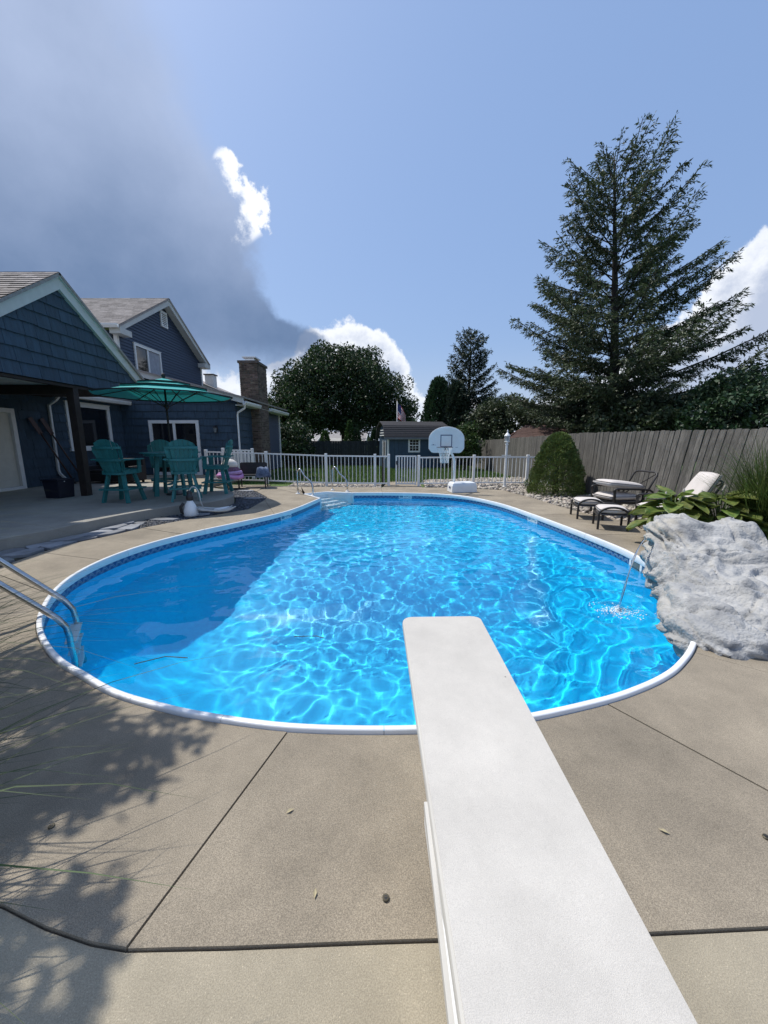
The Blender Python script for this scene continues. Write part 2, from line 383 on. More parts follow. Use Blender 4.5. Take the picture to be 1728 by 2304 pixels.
# steps in the niche
nm = MB()
def strip(A, B, z0, z1, m): m.add([(A.x, A.y, z0), (B.x, B.y, z0), (B.x, B.y, z1), (A.x, A.y, z1)], [(0, 1, 2, 3)])
for A, B in ((P2, Q2), (Q2, Q1), (Q1, P1)):
    strip(A, B, -1.10, 0.0, nm)
nm.build('step_wall', M_step, pool).cycles.is_caustics_receiver = True
for k, z in enumerate((-0.22, -0.48, -0.74, -1.0)):
    a, b = k/3.6, 1.0
    L0, R0 = Q1.lerp(P1, a), Q2.lerp(P2, a); L1, R1 = Q1.lerp(P1, (k+1)/3.6 if k < 3 else 1.0), Q2.lerp(P2, (k+1)/3.6 if k < 3 else 1.0)
    bow = (L1+R1)/2 + (L1-L0).normalized()*0.10
    poly = [(p.x, p.y) for p in (L0, L1, L1.lerp(bow, .6), bow, R1.lerp(bow, .6), R1, R0)]
    t = MB().prism(poly, (0, 0, z), (1, 0, 0), (0, 1, 0), (0, 0, 1), 1.1+z+0.02).build('step', M_step, pool, bevel=0.012)
    t.cycles.is_caustics_receiver = True
# post-like corner mouldings of the step unit
for p in (P1, P2):
    MB().lathe([(0.03, -1.0), (0.03, -0.01)], p, 10).build('step_corner', M_step, pool, smooth=False)
# coping: rounded white cap in lengths
prof = [(-0.012, -0.070), (-0.018, -0.055), (-0.018, 0.012), (-0.014, 0.021), (-0.005, 0.024), (0.014, 0.024), (0.020, 0.020), (0.022, 0.012), (0.022, -0.05)]
rings = [loop_at(d, z) for d, z in prof]
cuts = list(range(0, NR-3, 9)) + [NR]
for a, b in zip(cuts[:-1], cuts[1:]):
    mb = MB(); idx = [i % NR for i in range(a, b+1)]; n = len(idx); m = len(prof)
    for r_ in rings:
        pts = [r_[i].copy() for i in idx]
        pts[0] = pts[0].lerp(pts[1], 0.016); pts[-1] = pts[-1].lerp(pts[-2], 0.016)
        mb.v += [tuple(p) for p in pts]
    for k in range(m-1):
        for i in range(n-1): mb.f.append((k*n+i, k*n+i+1, (k+1)*n+i+1, (k+1)*n+i))
    mb.f.append(tuple(k*n for k in range(m))); mb.f.append(tuple(k*n+n-1 for k in reversed(range(m))))
    o = mb.build('coping_section', M_coping, pool, smooth=True)
    e = o.modifiers.new('edge', 'EDGE_SPLIT'); e.split_angle = R(50)
def rim_frame(px, py):                         # nearest rim point, tangent and inward normal
    g = gp(px, py, RIM_Z); i = min(range(NM-1), key=lambda k: (main[k]-V2(g)).length)
    t = (main[min(i+1, NM-1)] - main[max(i-1, 0)]).normalized(); nrm = Vector((t.y, -t.x, 0))*(-OUTW)
    return main[i], t, nrm
M_plaque = pm('depth_plaque', (0.72, 0.76, 0.78), 0.4, 0.04, 4)
M_plaqueink = pm('plaque_print', (0.10, 0.22, 0.33), 0.5, 0.1, 20)
for px, py in ((643, 1151), (908, 1108), (1206, 1158)):
    p, t, n = rim_frame(px, py); o0 = p + n*0.008 + Vector((0, 0, -0.095))
    up = Vector((0, 0, 1)); sgn = 1 if t.cross(up).dot(n) > 0 else -1; u = t*sgn
    pl = MB().prism([(-.19, -.05), (.19, -.05), (.19, .05), (-.19, .05)], o0, u, up, n, 0.006).build('warning_plaque', M_plaque, pool)
    ink = MB()
    for (x0, x1, y0, y1) in ((-.17, -.06, -.03, .03), (-.04, .02, -.005, .015), (.03, .09, -.005, .018), (.10, .165, -.015, .005), (-.04, .05, -.028, -.02), (.07, .16, -.032, -.024)):
        ink.prism([(x0, y0), (x1, y0), (x1, y1), (x0, y1)], o0 + n*0.002, u, up, n, 0.0015)
    ink.build('plaque_print', M_plaqueink, pl)
# skimmer mouth
p, t, n = rim_frame(1418, 1250)
up = Vector((0, 0, 1)); u = t*(1 if t.cross(up).dot(n) > 0 else -1); o0 = p + n*0.012 + Vector((0, 0, -0.115))
fr = MB()
for (x0, x1, y0, y1) in ((-.15, .15, .055, .085), (-.15, .15, -.12, -.085), (-.15, -.105, -.085, .055), (.105, .15, -.085, .055)):
    fr.prism([(x0, y0), (x1, y0), (x1, y1), (x0, y1)], o0, u, up, n, 0.012)
sk = fr.build('skimmer_frame', M_step, pool)
MB().prism([(-.105, -.085), (.105, -.085), (.105, .055), (-.105, .055)], o0 - n*0.006, u, up, n, 0.004).build('skimmer_flap', pm('skimmer_flap', (0.12, 0.15, 0.15), 0.5), sk)

# ------------------------------------------------------------------ water
M_water = bpy.data.materials.new('pool_water'); M_water.use_nodes = True
_nt = M_water.node_tree; _nt.nodes.clear(); _g = _nt.nodes.new('ShaderNodeBsdfGlass'); _o = _nt.nodes.new('ShaderNodeOutputMaterial')
_g.inputs['IOR'].default_value = 1.333; _g.inputs['Roughness'].default_value = 0.0; _g.inputs['Color'].default_value = (0.97, 1.0, 1.0, 1)
_nt.links.new(_g.outputs[0], _o.inputs[0])
SPLASH = Vector((2.36, 3.62, 0))
def wave(x, y):
    p = Vector((x, y, 0))
    calm = max(0.0, min(1.0, (x + 3.3)/1.5)); far = max(0.0, min(1.0, (y-3.2)/3.0))
    h = 0.0088*(1-.5*far)*noise.noise(Vector((x*1.25+3, y*1.5, 0.3))) + 0.0115*(1-.78*far)*noise.noise(Vector((x*2.3, y*2.9, 4.1)))
    h += (0.0006 + 0.0060*far*calm)*noise.noise(Vector((x*7.0, y*8.5, 9.7))) + (0.0003 + 0.0020*far*calm)*noise.noise(Vector((x*15, y*19, 2.2)))
    d = (p-SPLASH).length
    h += 0.012*math.exp(-d*1.1)*math.sin(d*16.0)*min(1.0, d*3) + 0.010*math.exp(-(d*3.6)**2)*noise.noise(Vector((x*14, y*14, 1)))
    h += 0.0022*math.exp(-d*0.35)*noise.noise(Vector((x*9, y*9, 7)))
    h += 0.0034*(1-.45*far)*noise.noise(Vector((x*4.6+1, y*5.4, 6.6)))
    return h
mb = MB(); STEP = 0.032; x0, x1, y0, y1 = -3.75, 3.5, 1.78, 11.7
nx = int((x1-x0)/STEP)+1; ny = int((y1-y0)/STEP)+1
from bisect import bisect
poly = [(p.x, p.y) for p in loop_at(0.05, 0)]
def spans(y):
    xs = []
    for i in range(len(poly)):
        (ax, ay), (bx, by) = poly[i], poly[(i+1) % len(poly)]
        if (ay <= y) != (by <= y): xs.append(ax + (y-ay)/(by-ay)*(bx-ax))
    return sorted(xs)
keep = {}; vid = {}
for j in range(ny):
    y = y0+j*STEP; xs = spans(y)
    for a, b in zip(xs[::2], xs[1::2]):
        for i in range(max(0, int((a-x0)/STEP)), min(nx-1, int((b-x0)/STEP)+1)+1): keep[(i, j)] = 1
for (i, j) in keep:
    x, y = x0+i*STEP, y0+j*STEP; vid[(i, j)] = len(mb.v); mb.v.append((x, y, WATER_Z + wave(x, y)))
for (i, j) in keep:
    q = [(i, j), (i+1, j), (i+1, j+1), (i, j+1)]
    if all(k in vid for k in q): mb.f.append(tuple(vid[k] for k in q))
water = mb.build('pool_water', M_water, None, smooth=True); tag(water, kind='structure')
water.cycles.is_caustics_caster = True

# ================================================================== GROUND
def ground_z(y): return -0.06 - (max(0.0, min(y, 60)-13.0))*0.012
inner = loop_at(0.35, -0.06)
mb = MB(); big = []
for p in inner:
    d = (p - Vector((0, 6, -0.06))); d.z = 0; d.normalize(); big.append(d)
DIST = [None, 6.5, 10, 16, 26, 40, 70, 200, 900]
for k, D in enumerate(DIST):
    for p, d in zip(inner, big):
        q = p if D is None else Vector((d.x*D, 6+d.y*D, 0))
        mb.v.append((q.x, q.y, ground_z(q.y)))
for k in range(len(DIST)-1):
    for i in range(NR):
        j = (i+1) % NR; mb.f.append((k*NR+i, (k+1)*NR+i, (k+1)*NR+j, k*NR+j))
ground = mb.build('ground', M_lawn, None); tag(ground, kind='structure')

# ------------------------------------------------------------------ deck slabs between the coping and the beds
deck = empty('pool_deck'); tag(deck, kind='structure')
deck_in = loop_at(0.029, 0)
def rix(x, y): return min(range(NR), key=lambda k: (RIM[k]-Vector((x, y, 0))).length)
J = [((-1.72, 10.22), [(-4.0, 13.1), (-3.9, 11.7), (-3.24, 10.56)]),
     ((-2.28, 7.95), [(-3.14, 10.0), (-3.10, 8.62), (-3.35, 8.25)]),
     ((-2.84, 7.0), [(-3.61, 7.88), (-4.02, 7.30)]),
     ((-3.30, 6.23), [(-4.34, 6.72), (-4.48, 6.3)]),
     ((-3.58, 5.51), [(-4.60, 6.0), (-4.76, 5.65)]),
     ((-3.67, 4.85), [(-4.82, 5.2), (-4.80, 4.8)]),
     ((-3.40, 3.73), [(-4.72, 4.4), (-4.5, 3.0), (-3.3, 2.1)]),
     ((-1.78, 2.20), [(-2.12, 1.50), (-1.95, 1.20), (-1.6, 1.10), (-1.30, 1.04), (-1.10, 0.98), (-0.92, 0.94)]),
     ((-0.54, 1.85), [(-0.80, 0.925), (-0.48, 0.93), (0.0, 0.945), (0.85, 0.965), (1.25, 0.98)]),
     ((1.30, 2.06), [(2.05, 1.0), (3.2, 1.05)]),
     ((2.28, 2.62), [(3.5, 1.6), (5.6, 2.2), (5.6, 3.6)]),
     ((3.38, 4.6), [(5.6, 4.55), (4.7, 4.75), (4.2, 5.3)]),
     ((3.36, 6.2), [(4.45, 6.3), (4.75, 7.2)]),
     ((3.13, 7.92), [(4.35, 8.1), (4.15, 9.2)]),
     ((2.84, 9.45), [(4.05, 10.4), (3.75, 12.1)]),
     ((1.64, 11.07), [(2.5, 12.6), (1.3, 12.75)]),
     ((-0.05, 11.33), [(-0.1, 12.75), (-1.2, 12.8)]),
     ((-2.0, 11.35), [(-2.4, 13.0), (-3.4, 13.1)])]
joint_out = [Vector((o[0][0], o[0][1], 0)) for _, o in J]
for k in range(len(J)):
    (r0, outs), (r1, nouts) = J[k], J[(k+1) % len(J)]
    i0, i1 = rix(*r0), rix(*r1)
    if i1 <= i0: i1 += NR
    inn = [deck_in[i % NR] for i in range(i0, i1+1)]
    opl = [Vector((x, y, 0)) for x, y in outs] + [joint_out[(k+1) % len(J)]]
    ln = [0]
    for a, b in zip(opl, opl[1:]): ln.append(ln[-1]+(b-a).length)
    il = [0]
    for a, b in zip(inn, inn[1:]): il.append(il[-1]+(b-a).length)
    def on_outer(s):
        d = s*ln[-1]; q = max(0, min(len(ln)-2, bisect(ln, d)-1)); return opl[q].lerp(opl[q+1], (d-ln[q])/max(1e-6, ln[q+1]-ln[q]))
    S = sorted(set([round(x/il[-1], 5) for x in il] + [round(x/ln[-1], 5) for x in ln]))
    def on_inner(s):
        d = s*il[-1]; q = max(0, min(len(il)-2, bisect(il, d)-1)); return inn[q].lerp(inn[q+1], (d-il[q])/max(1e-6, il[q+1]-il[q]))
    g = 0.0038
    I = [on_inner(s) for s in S]; O = [on_outer(s) for s in S]
    for e0, e1 in ((0, 1), (-1, -2)):          # recessed joint at both ends
        ax = (O[e0]-I[e0]).normalized(); nn = Vector((-ax.y, ax.x, 0))
        if nn.dot(((I[e1]+O[e1])/2 - (I[e0]+O[e0])/2)) < 0: nn = -nn
        I[e0] = I[e0] + nn*g; O[e0] = O[e0] + nn*g
    n = len(S); mb = MB(); zt = random.uniform(-0.003, 0.002)
    for P_, z in ((I, zt), (O, zt), (O, zt-0.15), (I, zt-0.15)): mb.v += [(p.x, p.y, z) for p in P_]
    for i in range(n-1):
        mb.f.append((i, i+1, n+i+1, n+i)); mb.f.append((n+i, n+i+1, 2*n+i+1, 2*n+i)); mb.f.append((i+1, i, 3*n+i, 3*n+i+1))
    mb.f.append((0, n, 2*n, 3*n)); mb.f.append((n-1, 4*n-1, 3*n-1, 2*n-1))
    mb.build('concrete_slab', M_conc, deck)
# outer slabs at the near side, beyond the arc joint
arc = [(-1.99, 1.26), (-1.95, 1.193), (-1.6, 1.093), (-1.30, 1.033), (-1.10, 0.973), (-0.92, 0.933), (-0.80, 0.918), (-0.48, 0.923), (0.0, 0.938), (0.85, 0.958), (1.25, 0.973), (2.05, 0.993), (3.2, 1.043), (3.505, 1.594), (5.6, 2.193)]
for a, b in ((0, 14),):
    pts = arc[a:b+1]; poly_ = pts + [(5.6, -4.0), (-1.55, -4.0), (-1.70, 0.4)]
    MB().prism(poly_, (0, 0, -0.012), (1, 0, 0), (0, 1, 0), (0, 0, 1), 0.14).build('concrete_slab', concrete('outer_concrete', (0.35, 0.305, 0.225), 0.35, 0.3), deck)
# dark joint bed under the slabs
bed = MB(); lo, hi = loop_at(0.024, -0.018), loop_at(0.72, -0.018)
for a in (lo, hi): bed.v += [tuple(p) for p in a]
for i in range(NR): j = (i+1) % NR; bed.f.append((i, NR+i, NR+j, j))
bed.build('joint_bed', pm('joint_grit', (.12, .10, .078), .95, .4, 30), deck)
fillm = MB()
for p_, q_ in zip(arc[:12], arc[1:13]): fillm.bar((p_[0], p_[1]+.004, -.045), (q_[0], q_[1]+.004, -.045), .05, .05)
fillm.build('joint_filler', MATS['joint_grit'], deck)

# ================================================================== PATIO
PZ = 0.17
patio_edge = spline([V2(p) for p in ((-6.2, 3.2), (-5.75, 4.5), (-5.47, 5.31), (-5.25, 5.83), (-5.11, 6.5), (-4.85, 7.37), (-4.45, 8.15), (-4.05, 8.5), (-3.82, 9.0), (-3.84, 9.7), (-4.2, 10.5), (-4.7, 11.0), (-5.6, 11.6), (-7.4, 12.4))], 5, closed=False)
poly_ = [(p.x, p.y) for p in patio_edge] + [(-10.45, 12.4), (-10.45, 3.2)]
patio = MB().prism(poly_, (0, 0, PZ), (1, 0, 0), (0, 1, 0), (0, 0, 1), 0.26).build('patio', M_patio, None, bevel=0.01); tag(patio, kind='structure')
poly_ = [(-10.45, 12.41), (-7.4, 12.41), (-5.75, 11.8), (-5.75, 15.75), (-10.45, 15.75)]
walk = MB().prism(poly_, (0, 0, PZ-0.02), (1, 0, 0), (0, 1, 0), (0, 0, 1), 0.24).build('side_patio', M_conc, None); tag(walk, kind='structure')
# strip of deck running up to the white fence on the left
poly_ = [(-4.02, 13.1), (-3.92, 11.75), (-4.62, 12.45), (-5.3, 12.75), (-5.72, 12.9), (-5.72, 13.4), (-4.0, 13.5)]
MB().prism(poly_, (0, 0, 0.004), (1, 0, 0), (0, 1, 0), (0, 0, 1), 0.12).build('concrete_slab', M_conc, deck)
poly_ = [(-0.05, 12.78), (0.15, 14.6), (1.35, 14.6), (1.28, 12.77)]
path = MB().prism(poly_, (0, 0, -0.006), (1, 0, 0), (0, 1, 0), (0, 0, 1), 0.14).build('gate_path', M_conc, None); tag(path, kind='structure')

# ------------------------------------------------------------------ stone chips and river stones
def chips(name, polyxy, n, size, z, mat, flat=0.5, seed=1, zfun=None):
    rnd = np.random.RandomState(seed); xs = [p[0] for p in polyxy]; ys = [p[1] for p in polyxy]
    P = np.array(polyxy); pts = []
    while len(pts) < n:
        q = np.column_stack((rnd.uniform(min(xs), max(xs), n*2), rnd.uniform(min(ys), max(ys), n*2)))
        ins = np.zeros(len(q), bool); m = len(P)
        for i in range(m):
            a, b = P[i], P[(i+1) % m]
            c = ((a[1] <= q[:, 1]) != (b[1] <= q[:, 1])) & (q[:, 0] < a[0] + (q[:, 1]-a[1])/(b[1]-a[1]+1e-12)*(b[0]-a[0])); ins ^= c
        pts += list(q[ins])
    pts = np.array(pts[:n])
    base = np.array([(1, 0, 0), (.35, .9, .1), (-.8, .5, 0), (-.7, -.6, .1), (.4, -.85, 0), (0.1, 0.05, 1), (-0.1, 0, -1)])
    tri = np.array([(0, 1, 5), (1, 2, 5), (2, 3, 5), (3, 4, 5), (4, 0, 5), (1, 0, 6), (2, 1, 6), (3, 2, 6), (4, 3, 6), (0, 4, 6)])
    V = np.empty((n, 7, 3)); a = rnd.uniform(0, 6.28, n); s = size*rnd.uniform(.55, 1.5, n)
    loc = base[None]*(1 + rnd.uniform(-.25, .25, (n, 7, 1))); loc = loc*np.array((1, .72, flat))*s[:, None, None]
    tl = rnd.normal(0, .35, n); ct, st = np.cos(tl)[:, None], np.sin(tl)[:, None]
    y, zz = loc[:, :, 1]*ct - loc[:, :, 2]*st, loc[:, :, 1]*st + loc[:, :, 2]*ct
    ca, sa = np.cos(a)[:, None], np.sin(a)[:, None]
    V[:, :, 0] = loc[:, :, 0]*ca - y*sa + pts[:, 0:1]; V[:, :, 1] = loc[:, :, 0]*sa + y*ca + pts[:, 1:2]
    V[:, :, 2] = zz + z + s[:, None]*flat*rnd.uniform(0.0, 1.2, (n, 1))
    if zfun is not None: V[:, :, 2] += np.array([zfun(p) for p in pts])[:, None]
    F = (tri[None] + (np.arange(n)*7)[:, None, None]).reshape(-1, 3)
    return tri_mesh(name, V.reshape(-1, 3), F, mat)
def tri_mesh(name, V, F, mat, parent=None, smooth=False):
    me = bpy.data.meshes.new(name); k = F.shape[1]; me.vertices.add(len(V)); me.vertices.foreach_set('co', np.ascontiguousarray(V, dtype=np.float32).ravel())
    me.loops.add(F.size); me.loops.foreach_set('vertex_index', np.ascontiguousarray(F, dtype=np.int32).ravel())
    me.polygons.add(len(F)); me.polygons.foreach_set('loop_start', np.arange(0, F.size, k, dtype=np.int32)); me.polygons.foreach_set('loop_total', np.full(len(F), k, dtype=np.int32))
    me.update(calc_edges=True); me.validate()
    return mesh_obj(name, me, mat, parent, smooth)
M_slate = pm('slate_chip', (0.040, 0.048, 0.065), 0.55, 0.3, 8, island=0.7)
M_river = pm('river_stone', (0.36, 0.32, 0.27), 0.8, 0.2, 9, island=0.5, hue=0.02)
slate_poly = [(-4.75, 7.45), (-4.40, 6.75), (-4.05, 7.32), (-3.63, 7.92), (-3.14, 8.6), (-3.16, 10.05), (-3.26, 10.55), (-3.88, 11.68), (-4.62, 12.36), (-5.3, 12.62), (-5.5, 11.9), (-4.7, 11.2), (-4.1, 10.5), (-3.75, 9.6), (-3.74, 9.0), (-4.0, 8.45), (-4.40, 8.1)]
sb = MB().prism(slate_poly, (0, 0, -0.03), (1, 0, 0), (0, 1, 0), (0, 0, 1), 0.1).build('slate_bed', M_soil, None); tag(sb, kind='structure')
o = chips('slate_chips', slate_poly, 9000, 0.03, -0.03, M_slate, 0.4, 3); tag(o, 'dark blue grey slate chips in the bed beside the patio', 'stone chips', kind='stuff')
river_poly = [(3.75, 12.2), (4.05, 10.45), (4.18, 9.2), (4.38, 8.1), (4.78, 7.2), (4.5, 6.4), (5.9, 6.2), (5.95, 12.9), (3.7, 12.9)]
rb = MB().prism(river_poly, (0, 0, -0.04), (1, 0, 0), (0, 1, 0), (0, 0, 1), 0.1).build('stone_bed', M_soil, None); tag(rb, kind='structure')
o = chips('river_stones', river_poly, 4200, 0.055, -0.03, M_river, 0.55, 5); tag(o, 'tan river stones in the bed along the grey plank fence', 'river stones', kind='stuff')
fence_poly = [(-3.3, 13.15), (-2.2, 13.08), (-1.2, 12.85), (-0.12, 12.8), (-0.1, 13.9), (-3.3, 14.3)]
o = chips('fence_stones', fence_poly, 2600, 0.05, -0.05, M_river, 0.55, 6); tag(o, 'tan stones under the white fence behind the pool steps', 'river stones', kind='stuff')
fence_poly = [(1.38, 12.85), (2.5, 12.72), (3.7, 12.3), (3.7, 13.0), (5.9, 13.0), (5.9, 16.2), (4.2, 16.0), (1.6, 15.2)]
o = chips('rockery_stones', fence_poly, 5200, 0.065, -0.06, M_river, 0.6, 8); tag(o, 'tan stones behind the white fence below the basketball hoop', 'river stones', kind='stuff')
bedp = [(4.25, 5.35), (4.75, 4.8), (5.65, 4.6), (5.95, 4.6), (5.95, 6.3), (4.5, 6.35)]
hb = MB().prism(bedp, (0, 0, -0.015), (1, 0, 0), (0, 1, 0), (0, 0, 1), 0.1).build('planting_bed', M_soil, None); tag(hb, kind='structure')

# ------------------------------------------------------------------ flagstone strip between patio and deck
M_flag = pm('flagstone', (0.20, 0.21, 0.23), 0.7, 0.3, 3, 0.5, 14, rand=0.2)
fbed = [(-4.85, 2.8), (-4.85, 4.8), (-4.84, 5.2), (-4.78, 5.66), (-4.62, 6.02), (-4.5, 6.3), (-4.37, 6.74), (-4.75, 7.45), (-4.9, 7.3), (-5.15, 6.5), (-5.3, 5.83), (-5.5, 5.31), (-5.78, 4.5), (-6.1, 3.0)]
flags = empty('flagstone_path'); tag(flags, kind='structure')
MB().prism(fbed, (0, 0, -0.035), (1, 0, 0), (0, 1, 0), (0, 0, 1), 0.1).build('path_bed', M_soil, flags)
def lr(s): # left and right edge of the strip at parameter s along Y
    ys = 3.0 + s*4.3
    L_ = np.interp(ys, [3.0, 4.5, 5.31, 5.83, 6.5, 7.3], [-6.05, -5.72, -5.42, -5.2, -5.05, -4.88]); Rr = np.interp(ys, [2.8, 4.8, 5.2, 5.66, 6.02, 6.3, 6.74, 7.3], [-4.9, -4.9, -4.88, -4.83, -4.67, -4.55, -4.43, -4.62])
    return ys, L_, Rr
random.seed(11)
s = 0.0
while s < 0.98:
    ds = random.uniform(0.075, 0.12); m_ = random.uniform(0.35, 0.65); s1 = min(1, s+ds)
    for a, b in ((0.02, m_), (m_+0.03, 0.99)):
        off = random.uniform(-0.02, 0.02); pts = []
        for (ss, tt) in ((s+.006+off, a), (s+.004, (a+b)/2), (s+.006-off, b), ((s+s1)/2, b+random.uniform(-.05, .02)), (s1-.006+off, b-random.uniform(0, .06)), (s1-.004, (a+b)/2+random.uniform(-.08, .08)), (s1-.006, a+random.uniform(0, .05))):
            y, l, r = lr(max(0, min(1, ss))); pts.append((l+(r-l)*tt, y))
        MB().prism(pts, (0, 0, random.uniform(0.0, 0.018)), (1, 0, 0), (0, 1, 0), (0, 0, 1), 0.05).build('flagstone', M_flag, flags, bevel=0.008)
    s = s1
for (x, y, a) in ((-3.55, 10.3, .3), (-4.3, 11.9, -.3), (-3.95, 8.0, .7), (-4.35, 7.5, .4)):
    pts = [(x+math.cos(a+t)*r, y+math.sin(a+t)*r*.6) for t, r in ((0, .28), (1, .22), (2.2, .25), (3.1, .3), (4.2, .22), (5.3, .24))]
    MB().prism(pts, (0, 0, 0.012), (1, 0, 0), (0, 1, 0), (0, 0, 1), 0.04).build('flagstone', M_flag, flags, bevel=0.008)
# lawn blades beyond the white fence
def blades(name, region, n, h, seed, mat, z0=None):
    rnd = np.random.RandomState(seed); x = rnd.uniform(region[0], region[1], n); y = rnd.uniform(region[2], region[3], n)
    z = np.array([ground_z(v) for v in y]) if z0 is None else np.full(n, z0)
    a = rnd.uniform(0, 6.28, n); hh = h*rnd.uniform(.5, 1.3, n); w = hh*.10; lx, ly = rnd.normal(0, .35, n)*hh, rnd.normal(0, .35, n)*hh
    V = np.empty((n, 3, 3)); ca, sa = np.cos(a)*w, np.sin(a)*w
    V[:, 0] = np.column_stack((x-ca, y-sa, z)); V[:, 1] = np.column_stack((x+ca, y+sa, z)); V[:, 2] = np.column_stack((x+lx, y+ly, z+hh))
    return tri_mesh(name, V.reshape(-1, 3), np.arange(n*3).reshape(-1, 3), mat)
o = blades('lawn_grass', (-9, 5.8, 14.2, 27), 60000, 0.10, 4, M_blade); tag(o, 'short mown grass beyond the white pool fence', 'grass', kind='stuff')
# ================================================================== HOUSE
M_shake = pm('blue_shake', (0.030, 0.058, 0.090), 0.75, 0.28, 5, 0.5, 30, rand=0.14, stretch=(3, 3, 0.35))
M_lap = pm('blue_siding', (0.024, 0.043, 0.082), 0.55, 0.10, 4, rand=0.05)
M_trim = pm('pale_trim', (0.50, 0.515, 0.50), 0.5, 0.08, 4)
M_gutter = pm('white_gutter', (0.70, 0.71, 0.70), 0.4, 0.06, 5)
M_roof = pm('roof_shingle', (0.27, 0.245, 0.235), 0.9, 0.25, 14, 0.4, 60, island=0.25)
M_dkwood = pm('dark_brown_wood', (0.022, 0.016, 0.014), 0.7, 0.3, 8)
M_wallback = pm('wall_sheathing', (0.018, 0.030, 0.045), 0.9, 0.2, 4)
M_brick = pm('brown_brick', (0.115, 0.085, 0.066), 0.85, 0.35, 16, 0.4, 60, rand=0.5, hue=0.02)
M_brick2 = pm('brown_brick_wall', (0.115, 0.085, 0.066), 0.85, 0.35, 16, 0.4, 60, island=0.5, hue=0.02)
M_mortar = pm('mortar', (0.20, 0.18, 0.16), 0.95, 0.2, 12)
M_door = pm('cream_door', (0.58, 0.57, 0.50), 0.45, 0.08, 4)

house = empty('house', (-8.5, 14, 0), 0, 'dark blue shingled house with porch gable, upper storey and brick chimney', 'house')
def hb(mb, name, mat, parent=None, **k):
    o = mb.build(name, mat, parent or house, **k)
    if parent is None: o.matrix_parent_inverse = house.matrix_basis.inverted() if False else Matrix.Translation((8.5, -14, 0))
    return o
def hempty(name):
    o = empty(name); o.parent = house; o.matrix_parent_inverse = Matrix.Translation((8.5, -14, 0)); return o
HU = {'X': (Vector((0, 1, 0)), Vector((1, 0, 0))), 'Y': (Vector((1, 0, 0)), Vector((0, -1, 0)))}   # run direction, outward normal
def plane_o(kind, c): return Vector((c, 0, 0)) if kind == 'X' else Vector((0, c, 0))

def shakes(kind, c, region, rects, parent, z0, z1, a0, a1, expo=0.27, wmin=0.34, wmax=0.62, seed=0, joined=False):
    """rows of lapped wall shingles; region = list of half-planes (a,b,c) kept"""
    rnd = random.Random(seed); u, n = HU[kind]; o0 = plane_o(kind, c); row = 0; z = z0; J_ = MB()
    while z < z1:
        a = a0 - rnd.uniform(0, wmax)
        while a < a1:
            w = rnd.uniform(wmin, wmax); dz = rnd.uniform(-0.012, 0.012)
            poly = [(a+.005, z+dz), (a+w*.5, z+dz+rnd.uniform(-.008, .008)), (a+w-.005, z+dz), (a+w-.005, z+expo+.03), (a+.005, z+expo+.03)]
            poly = [(max(a0, min(a1, x)), max(z0, min(z1, y))) for x, y in poly]
            for h in region: poly = clip_poly(poly, *h) if len(poly) > 2 else []
            parts = minus_rects(poly, rects) if len(poly) > 2 and area(poly) > 1e-3 else []
            for p in parts:
                mb = J_ if joined else MB(); m = len(p)
                yb = min(q[1] for q in p)
                front = [o0 + u*x + Vector((0, 0, y)) + n*(0.042 - 0.034*min(1, max(0, (y-z)/(expo+.03)))) for x, y in p]
                back = [o0 + u*x + Vector((0, 0, y)) for x, y in p]
                cc = (u.cross(Vector((0, 0, 1)))).dot(n) > 0
                A = sum(p[i][0]*p[(i+1) % m][1] - p[(i+1) % m][0]*p[i][1] for i in range(m)) > 0
                if A != cc: front.reverse(); back.reverse()
                mb.add(front+back, [tuple(range(m))] + [(i, i+m, (i+1) % m+m, (i+1) % m) for i in range(m)])
                if not joined: mb.build('shingle', M_shake, parent)
            a += w
        z += expo; row += 1
    if joined and J_.v: tag(J_.build('shingle_field', M_shake, parent), kind='stuff')

# ---- porch gable (plane X = GX)
GX, AY, AZ, SL = -7.4, 9.45, 5.2, 0.667
HALF = 2.95; EZ = AZ - SL*HALF
FASC = 0.34
gable = hempty('porch_gable')
gz0 = 2.85
wp = [(AY-HALF+.1, gz0), (AY+HALF-.42, gz0), (AY, AZ-FASC*1.0), ]
MB().prism([(AY-HALF+.15, gz0), (AY+HALF-.15, gz0), (AY, AZ-0.25)], (GX-0.03, 0, 0), (0, 1, 0), (0, 0, 1), (1, 0, 0), 0.1).build('gable_sheathing', M_wallback, gable)
lim = AZ - 0.30
shakes('X', GX-0.03, [(SL, 1, lim + SL*AY), (-SL, 1, lim - SL*AY)], [], gable, gz0, lim, AY-1.9, AY+HALF, 0.275, 0.26, 0.50, seed=3)
def rake(kind, c, apex, half, slope, depth, thick, parent, name='rake_board', mat=None):
    u, n = HU[kind]; o0 = plane_o(kind, c) + n*thick
    for sgn in (-1, 1):
        y1 = apex[0] + sgn*half; z1 = apex[1] - slope*half
        poly = [(apex[0], apex[1]), (y1, z1), (y1, z1-depth), (apex[0], apex[1]-depth)]
        MB().prism(poly, o0 + n*(0.001 if sgn > 0 else 0), u, (0, 0, 1), n, thick).build(name, mat or M_trim, parent)
rake('X', GX-0.02, (AY, AZ), HALF, SL, 0.30, 0.09, gable)
rake('X', GX+0.07, (AY, AZ+0.02), HALF+0.03, SL, 0.07, 0.04, gable, 'drip_edge', pm('drip_edge', (0.45, 0.48, 0.47), 0.5))
